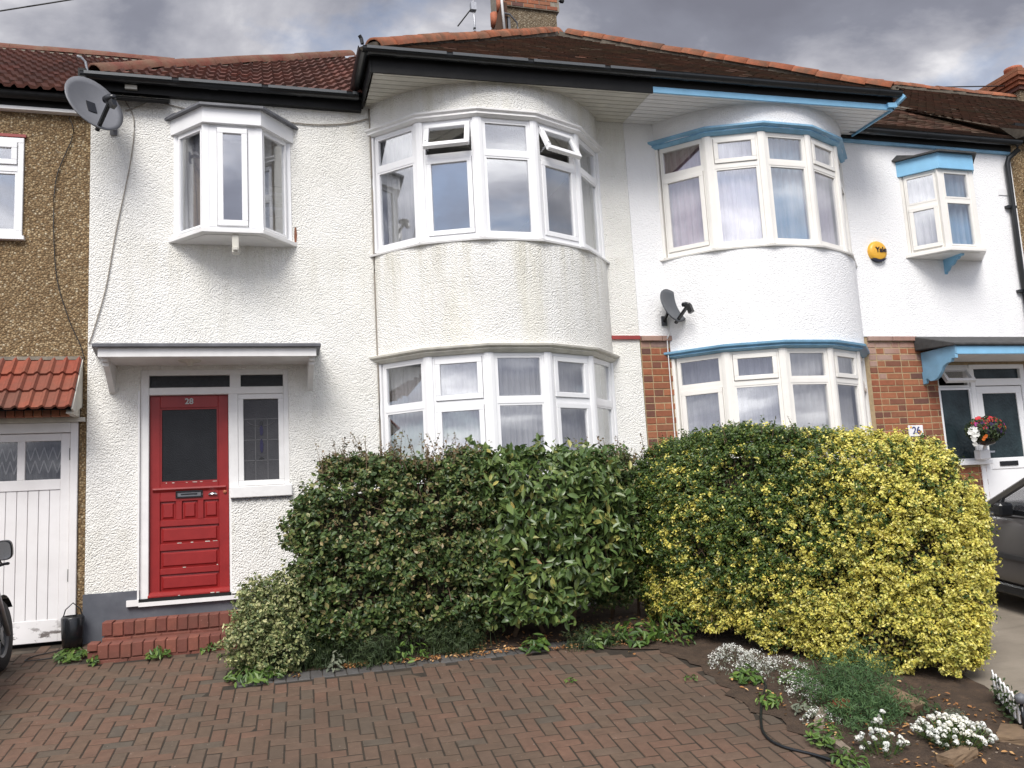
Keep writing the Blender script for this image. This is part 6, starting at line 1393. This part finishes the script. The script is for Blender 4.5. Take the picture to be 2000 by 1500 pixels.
broad('weed', 3.47, -2.75, 22, .035, .03, .05, 'leaf_fresh', 'tiny weed between the pavers in mid drive', 'weeds in the paving')
broad('weed', 4.38, -3.05, 26, .035, .03, .06, 'leaf_fresh', 'tiny weed between the pavers near the white flowers', 'weeds in the paving')
broad('weed', 4.78, -3.22, 80, .07, .12, .12, 'leaf_fresh', 'green weed in front of the left white flowers', 'low plants in the beds')
broad('weed', 4.66, -3.70, 70, .055, .10, .10, 'leaf_fresh', 'yellow-green weed on the paving inside the hose loop')
broad('weed', 4.62, -4.40, 120, .05, .16, .12, 'leaf_fresh', 'leafy weed beside the concrete edging')
broad('weed', 4.55, -4.72, 90, .05, .12, .12, 'leaf_fresh', 'weed at the bottom edge near the hose')
# strap-leaved clump
t = plant_thing('iris_clump', 4.62, -2.02, 'short strap-leaved clump by the paving corner'); blades('blades', 26, (4.62, -2.02), (.03, .03), .26, 'leaf_fresh', t, .013, .5, .35)
# alyssum mats
def alyssum(x, y, rx, ry, h, N_, label):
    t = plant_thing('alyssum', x, y, label, 'flower', 'white flower mats'); r = np.sqrt(rng.random(N_ * 3)); a = rng.uniform(0, 6.28, N_ * 3); px, py = x + rx * r * np.cos(a), y + ry * r * np.sin(a); P = np.c_[px, py, Gn(px, py) + h * (1 - r ** 2) * rng.random(N_ * 3) ** .5 + .01]
    put_leaves('foliage', P, norm(np.c_[np.cos(a) * r, np.sin(a) * r - .2, np.full(N_ * 3, .7)]), np.full(N_ * 3, .022), 'leaf_sage', t, asp=.4, jit=1.)
    r = np.sqrt(rng.random(N_)); a = rng.uniform(0, 6.28, N_); px, py = x + rx * r * np.cos(a), y + ry * r * np.sin(a); P = np.c_[px, py, Gn(px, py) + h * (1 - r ** 2) + .025]; P = np.repeat(P, 7, 0) + rng.normal(0, .009, (N_ * 7, 3))
    put_leaves('flowers', P, norm(np.c_[rng.normal(0, .5, (N_ * 7, 2)), np.ones(N_ * 7)]), np.full(N_ * 7, .011), 'petal', t, asp=.9, jit=1.)
alyssum(4.86, -2.90, .20, .26, .15, 150, 'leftmost mat of small white flowers under the golden hedge'); alyssum(5.10, -3.22, .26, .16, .12, 90, 'mat of white flowers below the middle of the golden hedge')
alyssum(5.02, -3.72, .20, .14, .10, 50, 'grey-green mat with few white flowers beside the feathery plant'); alyssum(4.80, -4.12, .14, .12, .08, 26, 'small sprig of white flowers by the concrete edging')
alyssum(5.00, -3.02, .18, .14, .13, 80, 'second mat of small white flowers under the golden hedge'); alyssum(5.05, -3.50, .16, .14, .10, 40, 'thin mat of white flowers left of the feathery plant')
broad('weed', 5.12, -3.42, 110, .045, .12, .16, 'leaf_fresh', 'soft green seedlings among the white flower mats')
broad('weed', 4.80, -3.95, 60, .05, .08, .10, 'leaf_sage', 'grey-green weed between hose and feathery plant')
broad('weed', 5.60, -4.10, 90, .05, .06, .18, 'leaf_dark_grass', 'dark seedlings on the soil below the golden hedge')
# feathery green plant
fe = plant_thing('feathery_plant', 5.22, -4.0, 'feathery dark green plant in front of the golden hedge'); P, Q = [], []
for c, r, n in (((5.20, -4.0, G(5.2, -4.0) + .10), (.30, .24, .17), 3600), ((5.02, -4.22, G(5., -4.22) + .06), (.20, .16, .12), 1800), ((5.40, -3.80, G(5.4, -3.8) + .15), (.22, .2, .17), 2000), ((5.32, -4.22, G(5.3, -4.2) + .05), (.18, .12, .10), 1200), ((5.12, -3.75, G(5.1, -3.75) + .14), (.2, .14, .12), 1200)):
    a, b = ellip(n // 9, c, r, .35); a, b = tufts(a, b, 9, .11, .02, .03); P.append(a); Q.append(b)
P = np.concatenate(P); Q = np.concatenate(Q); k = P[:, 2] > Gn(P[:, 0], P[:, 1]); put_leaves('foliage', P[k], Q[k], np.full(k.sum(), .042), 'leaf_feather', fe, asp=.16, jit=.6)
# candytuft with round white heads
def ico(r):       # pebble
    bm = bmesh.new(); bmesh.ops.create_icosphere(bm, subdivisions=1, radius=r)
    for v in bm.verts: v.co *= 1 + random.gauss(0, .16); v.co.z *= .8
    me = bpy.data.meshes.new('pebble'); bm.to_mesh(me); bm.free(); me.materials.append(MATS['stone']); return me
def head(r):      # domed head of small petals
    N_ = 26; d = norm(rng.normal(0, 1, (N_, 3)) + np.array([0, 0, .7])); V, F = leaf_arrays(d * r * np.array([1, 1, .75]), d, np.full(N_, r * .95), asp=.85, fold=-.2, jit=.35)
    return mesh_of('flower_head', V, [tuple(int(i) for i in f) for f in F], 'petal')
fh = [head(.0155), head(.018), head(.013), head(.0165)]; peb = ico(.0145)
def candytuft(x, y, rx, ry, N_, h, label):
    t = plant_thing('candytuft', x, y, label, 'flower', 'round white flowers'); m = MB(); LP = []
    for i in range(N_):
        r = math.sqrt(random.random()); a = random.random() * 6.28; px, py = x + rx * r * math.cos(a), y + ry * r * math.sin(a); z = G(px, py); hh = h * (1 - .5 * r * r) * random.uniform(.8, 1.2)
        piece('flower_head', random.choice(fh), (px, py, z + hh), t, (random.random(), random.random(), random.random())); bx_, by_ = x + (px - x) * .6, y + (py - y) * .6; m.tube([(bx_, by_, G(bx_, by_)), (px, py, z + hh)], .0022, 4, False)
        for k in range(9): f = random.random(); LP.append((bx_ + (px - bx_) * f + random.gauss(0, .02), by_ + (py - by_) * f + random.gauss(0, .02), z + hh * f * .8))
    m.build('flower_stems', 'leaf_fresh', t)['kind'] = 'stuff'; LP = np.array(LP); put_leaves('foliage', LP, norm(np.c_[rng.normal(0, .6, (len(LP), 2)), np.ones(len(LP))]), np.full(len(LP), .034), 'leaf_dark_grass', t, asp=.25, jit=1.)
candytuft(5.40, -4.66, .26, .24, 105, .14, 'large clump of round white flower heads at the bottom right'); candytuft(4.88, -4.62, .17, .14, 28, .12, 'small clump of round white flower heads left of the large clump')
candytuft(5.08, -4.40, .08, .07, 8, .13, 'few white flower heads between the feathery plant and large clump')
sg = plant_thing('sage_seedling', 5.62, -4.45, 'small grey-green plant near the picket fence'); P, Q = ellip(500, (5.62, -4.45, G(5.62, -4.45) + .05), (.10, .08, .07), .3); put_leaves('leaves', P, Q, np.full(500, .022), 'leaf_sage', sg, asp=.4)

# dead leaves on the soil and along the edging
def litter(x, y, rx, ry, N_, nm='leaf_litter'):
    px, py = x + rng.uniform(-rx, rx, N_), y + rng.normal(0, ry, N_); V, F = leaf_arrays(np.c_[px, py, Gn(px, py) + .012 + rng.random(N_) * .02], np.tile([0, 0, 1.], (N_, 1)), np.full(N_, .035), asp=.5, jit=.5, oval=True)
    return V, F
Vs, Fs = [], []; nb = 0
for a in ((1.86, -1.70, .12, .025, 130), (2.35, -1.76, .25, .02, 60), (3.0, -1.80, .5, .03, 160), (3.85, -1.92, .3, .03, 90), (4.5, -2.0, .3, .05, 90), (4.6, -1.6, .6, .2, 300), (3.5, -1.6, .8, .12, 200), (1.38, -1.80, .05, .03, 12), (5.5, -4.3, .5, .25, 170), (5.2, -4.8, .4, .12, 60), (4.75, -3.9, .1, .4, 60)):
    V, F = litter(*a); Vs.append(V); Fs.append(F + nb); nb += len(V)
tag(np_mesh('leaf_litter', np.concatenate(Vs), np.concatenate(Fs), 'litter'), 'dry brown leaves lying along the hedge foot', 'dead leaves', kind='stuff')
Vs, Fs = [], []; nb = 0
for i in range(170):
    x, y = random.uniform(4.75, 5.9), random.uniform(-5.0, -3.9); r_ = random.uniform(.004, .013); m = peb; V = np.array([v.co[:] for v in m.vertices]) / .0145 * r_ * np.array([1.2, .9, .6]) + np.array([x, y, G(x, y) + r_ * .3]); F = np.array([list(p.vertices) for p in m.polygons]); Vs.append(V); Fs.append(F + nb); nb += len(V)
tag(np_mesh('garden_stones', np.concatenate(Vs), np.concatenate(Fs), 'stone'), 'small stones and crumbs scattered on the bare soil', 'stones', kind='stuff')

Vs, Fs = [], []; nb = 0; V0 = np.array([v.co[:] for v in peb.vertices]) / .0145; F0 = np.array([list(p.vertices) for p in peb.polygons])
for i in range(2600):
    x, y = random.uniform(4.66, 6.2), random.uniform(-5.2, -2.6)
    if x > 6.1 + .2 * (y + 4): continue
    r_ = random.uniform(.004, .020) * random.uniform(.5, 1); V = V0 * r_ * np.array([1.2, 1., .7]) + np.array([x, y, G(x, y) + r_ * .2]); Vs.append(V); Fs.append(F0 + nb); nb += len(V)
o = np_mesh('soil_clods', np.concatenate(Vs), np.concatenate(Fs), 'soil', bpy.data.objects['garden_bed']); o['kind'] = 'stuff'
# ------------------------------------------------------------------ small things in the garden
def log_piece(loc, rz, r, l, label, tilt=0.):
    t = thing('log', loc, label, 'log', 'cut logs in the bed'); M = Matrix.Translation(loc) @ Matrix.Rotation(rz, 4, 'Z') @ Matrix.Rotation(tilt, 4, 'X'); m = MB(); K = 14
    pts = [(r * math.cos(a) * (1 + .06 * math.sin(3 * a)), 0, r * .9 + r * math.sin(a) * .9) for a in [i * 6.283 / K for i in range(K)]]; m.extrude(pts, (0, l, 0)); xform(m, M).build('bark', 'twig', t)
    m = MB(); m.extrude([(x * .95, -.003, (z - r * .9) * .95 + r * .9) for x, y, z in pts], (0, .004, 0)); xform(m, M).build('cut_face', 'wood_cut', t); return t
def slab_piece(pts, h, label, name='timber_offcut'):
    m = MB(); m.extrude([(x, y, G(x, y) + z) for x, y, z in pts], (0, 0, h)); return tag(m.build(name, 'wood_cut', bevel=.006), label, 'timber', 'timber pieces in the bed')
def plank(p0, p1, w, h, label, name='timber_offcut', mat='wood_cut', cat='timber', group='timber pieces in the bed'):
    m = MB(); m.bar(p0, p1, w, h); o = m.build(name, mat); bm = bmesh.new(); bm.from_mesh(o.data); bmesh.ops.subdivide_edges(bm, edges=bm.edges[:], cuts=3, use_grid_fill=True)
    for v in bm.verts: v.co += Vector((random.gauss(0, .0016), random.gauss(0, .0016), random.gauss(0, .0016)))
    bm.to_mesh(o.data); bm.free(); return tag(o, label, cat, group)
plank((5.42, -3.98, G(5.4, -4.0) + .12), (5.52, -4.24, G(5.5, -4.2) + .04), .15, .07, 'rough split log standing beside the feathery plant', 'split_log', 'wood_cut', 'log')
plank((5.10, -4.90, G(5.2, -4.9) + .02), (5.36, -4.84, G(5.3, -4.9) + .03), .10, .07, 'pale timber block at the bottom edge below the white flowers')
plank((5.72, -4.80, G(5.7, -4.8) + .02), (5.95, -4.62, G(5.9, -4.7) + .02), .16, .04, 'flat pale board lying at the bottom right corner')
plank((4.66, -4.42, G(4.66, -4.5) + .03), (4.60, -4.66, G(4.6, -4.6) + .03), .055, .07, 'short concrete edging block between paving and soil', 'edging_block', 'stone', 'edging', None)
plank((4.93, -3.98, G(4.9, -4.0) + .02), (4.72, -4.20, G(4.7, -4.2) + .02), .06, .07, 'concrete edging piece behind the sprig of white flowers', 'edging_block', 'stone', 'edging', None)
plank((4.98, -4.02, G(5, -4) + .08), (5.08, -4.07, G(5, -4) + .08), .03, .06, 'bit of terracotta showing at the edge of the feathery plant', 'terracotta_shard', 'terracotta', 'pot')
hp = []
for x, y in ((4.90, -3.18), (4.86, -3.36), (4.66, -3.62), (4.45, -3.92), (4.33, -4.15), (4.33, -4.34), (4.45, -4.52), (4.57, -4.74), (4.72, -4.86), (4.95, -4.95)): hp.append((x, y, G(x, y) + .012))
wire('garden_hose', hp, .010, 'hose', 'black hose looping over the paving by the bed', 'hose', None)
# little white picket fence
pf = thing('picket_fence', (6.02, -4.45, G(6, -4.45)), 'miniature white picket fence at the right edge', 'fence'); q0, q1 = Vector((6.22, -4.22, 0)), Vector((5.96, -4.66, 0)); d = (q1 - q0); d_ = d.normalized(); n_ = Vector((d_.y, -d_.x, 0))
for i in range(7):
    p = q0 + d * (i / 6.); z = G(p.x, p.y) + .05; m = MB(); w = .016; m.extrude([p - d_ * w + Vector((0, 0, z)), p + d_ * w + Vector((0, 0, z)), p + d_ * w + Vector((0, 0, z + .15)), p + Vector((0, 0, z + .175)), p - d_ * w + Vector((0, 0, z + .15))], n_ * .008); m.build('picket', 'white_paint', pf)
for h in (.06, .135):
    m = MB(); m.bar(q0 + Vector((0, 0, G(q0.x, q0.y) + .05 + h)) - n_ * .006, q1 + Vector((0, 0, G(q1.x, q1.y) + .05 + h)) - n_ * .006, .008, .018); m.build('rail', 'white_paint', pf)
m = MB(); m.bar(q0 + Vector((0, 0, G(q0.x, q0.y) + .02)), q1 + Vector((0, 0, G(q1.x, q1.y) + .02)), .02, .06); m.build('base_rail', 'black_paint', pf)
ll = thing('garden_light', (5.93, -4.72, G(5.93, -4.72)), 'small dark garden light post at the end of the picket fence', 'lamp'); z = G(5.93, -4.72)
m = MB(); m.tube([(5.93, -4.72, z), (5.93, -4.72, z + .20)], .012, 8); m.build('post', 'black_plastic', ll, True); m = MB(); m.lathe([(.0, .27), (.035, .25), (.04, .235), (.03, .20), (0, .195)], (5.93, -4.72, z), (0, 0, 1), 14); m.build('head', 'lead_grey', ll, True)
# ivy over the picket fence
P = np.array([tuple(q0 + d * t_) for t_ in rng.random(140)]) + rng.normal(0, .03, (140, 3)) * np.array([1, 1, .0]); P[:, 2] = Gn(P[:, 0], P[:, 1]) + rng.uniform(.02, .2, 140)
iv = plant_thing('ivy', 6.1, -4.4, 'ivy sprigs creeping over the miniature picket fence'); put_leaves('leaves', P, norm(rng.normal(0, 1, (140, 3)) + np.array([-.4, -.8, .3])), np.full(140, .035), 'leaf_dark_grass', iv, oval=True)
# black tub by the garage
tb = thing('plastic_tub', (-.635, -.10, G(-.63, -.1)), 'black plastic tub squeezed between garage and plinth', 'tub'); z = G(-.63, -.1)
m = MB(); m.lathe([(.0, .01), (.085, .0), (.10, .12), (.105, .28), (.09, .30), (.085, .10), (0, .05)], (-.665, -.12, z), (0, 0, 1), 18); m.build('bucket', 'black_plastic', tb, True)
m = MB(); m.tube([(-.755, -.12, z + .27), (-.73, -.12, z + .36), (-.665, -.12, z + .42), (-.60, -.12, z + .36), (-.575, -.12, z + .27)], .006, 6); m.build('handle', 'black_plastic', tb)
wire('cable', [(-.68, -.12, G(-.68, -.12) + .01), (-.80, -.22, G(-.8, -.22) + .01), (-.95, -.30, G(-.95, -.3) + .01), (-1.0, -.42, G(-1, -.42) + .01), (-.85, -.44, G(-.85, -.44) + .01), (-.72, -.40, G(-.72, -.4) + .01)], .005, 'cable_black', 'thin black wire looped on the paving by the garage')
# flower basket by the white door
fb = thing('flower_basket', (10.52, -.38, 1.05), 'basket of red, white and purple flowers beside the white door', 'flower basket')
m = MB(); m.box(10.46, 10.64, -.17, -.06, .968, 1.10); m.build('trough', 'upvc', fb, bevel=.01)
m = MB(); m.tube([(10.58, -.12, 1.10), (10.56, -.20, 1.2), (10.52, -.30, 1.25)], .02, 8); m.build('bracket', 'white_paint', fb)
m = MB(); m.lathe([(.0, -.14), (.10, -.11), (.16, 0), (.15, .02), (0, .02)], (10.42, -.34, 1.28), (0, 0, 1), 16); m.build('basket', 'black_plastic', fb, True)
P, Q = ellip(2200, (10.40, -.36, 1.36), (.27, .22, .18), .3); put_leaves('foliage', P, Q, np.full(len(P), .04), 'leaf_dark_grass', fb, oval=True)
def bloom(c, r, mat):
    m = MB(); c = Vector(c); nn = (c - Vector((10.42, -.2, 1.34))).normalized()
    a = nn.cross(Vector((0, 0, 1))).normalized(); b = a.cross(nn)
    for k in range(6):
        t = k * 1.0472 + random.random() * .3; dd = a * math.cos(t) + b * math.sin(t); e_ = a * -math.sin(t) + b * math.cos(t)
        m.add([c, c + dd * r * .6 + e_ * r * .5 + nn * r * .2, c + dd * r * 1.05 + nn * r * .1, c + dd * r * .6 - e_ * r * .5 + nn * r * .2], [(0, 1, 2, 3)])
    m.build('bloom', mat, fb)
for k in range(62):
    a = random.uniform(0, 6.28); el = random.uniform(-.5, 1.3); c = (10.42 + .27 * math.cos(a) * math.cos(el), -.34 - abs(.21 * math.sin(a) * math.cos(el)), 1.36 + .17 * math.sin(el))
    mt = 'flower_red' if c[2] > 1.44 else ('flower_white' if c[0] < 10.20 and c[2] < 1.40 else ('flower_purple' if c[2] < 1.36 else random.choice(('flower_magenta', 'flower_purple', 'flower_purple', 'flower_red', 'flower_orange'))))
    bloom(c, random.uniform(.022, .034), mt)
for k in range(12): bloom((10.14 + random.gauss(0, .05), -.42 + random.gauss(0, .02), 1.30 + random.gauss(0, .05)), .034, 'flower_white')
for k in range(4): bloom((10.26 + random.gauss(0, .03), -.5, 1.24 + random.gauss(0, .03)), .022, 'flower_orange')
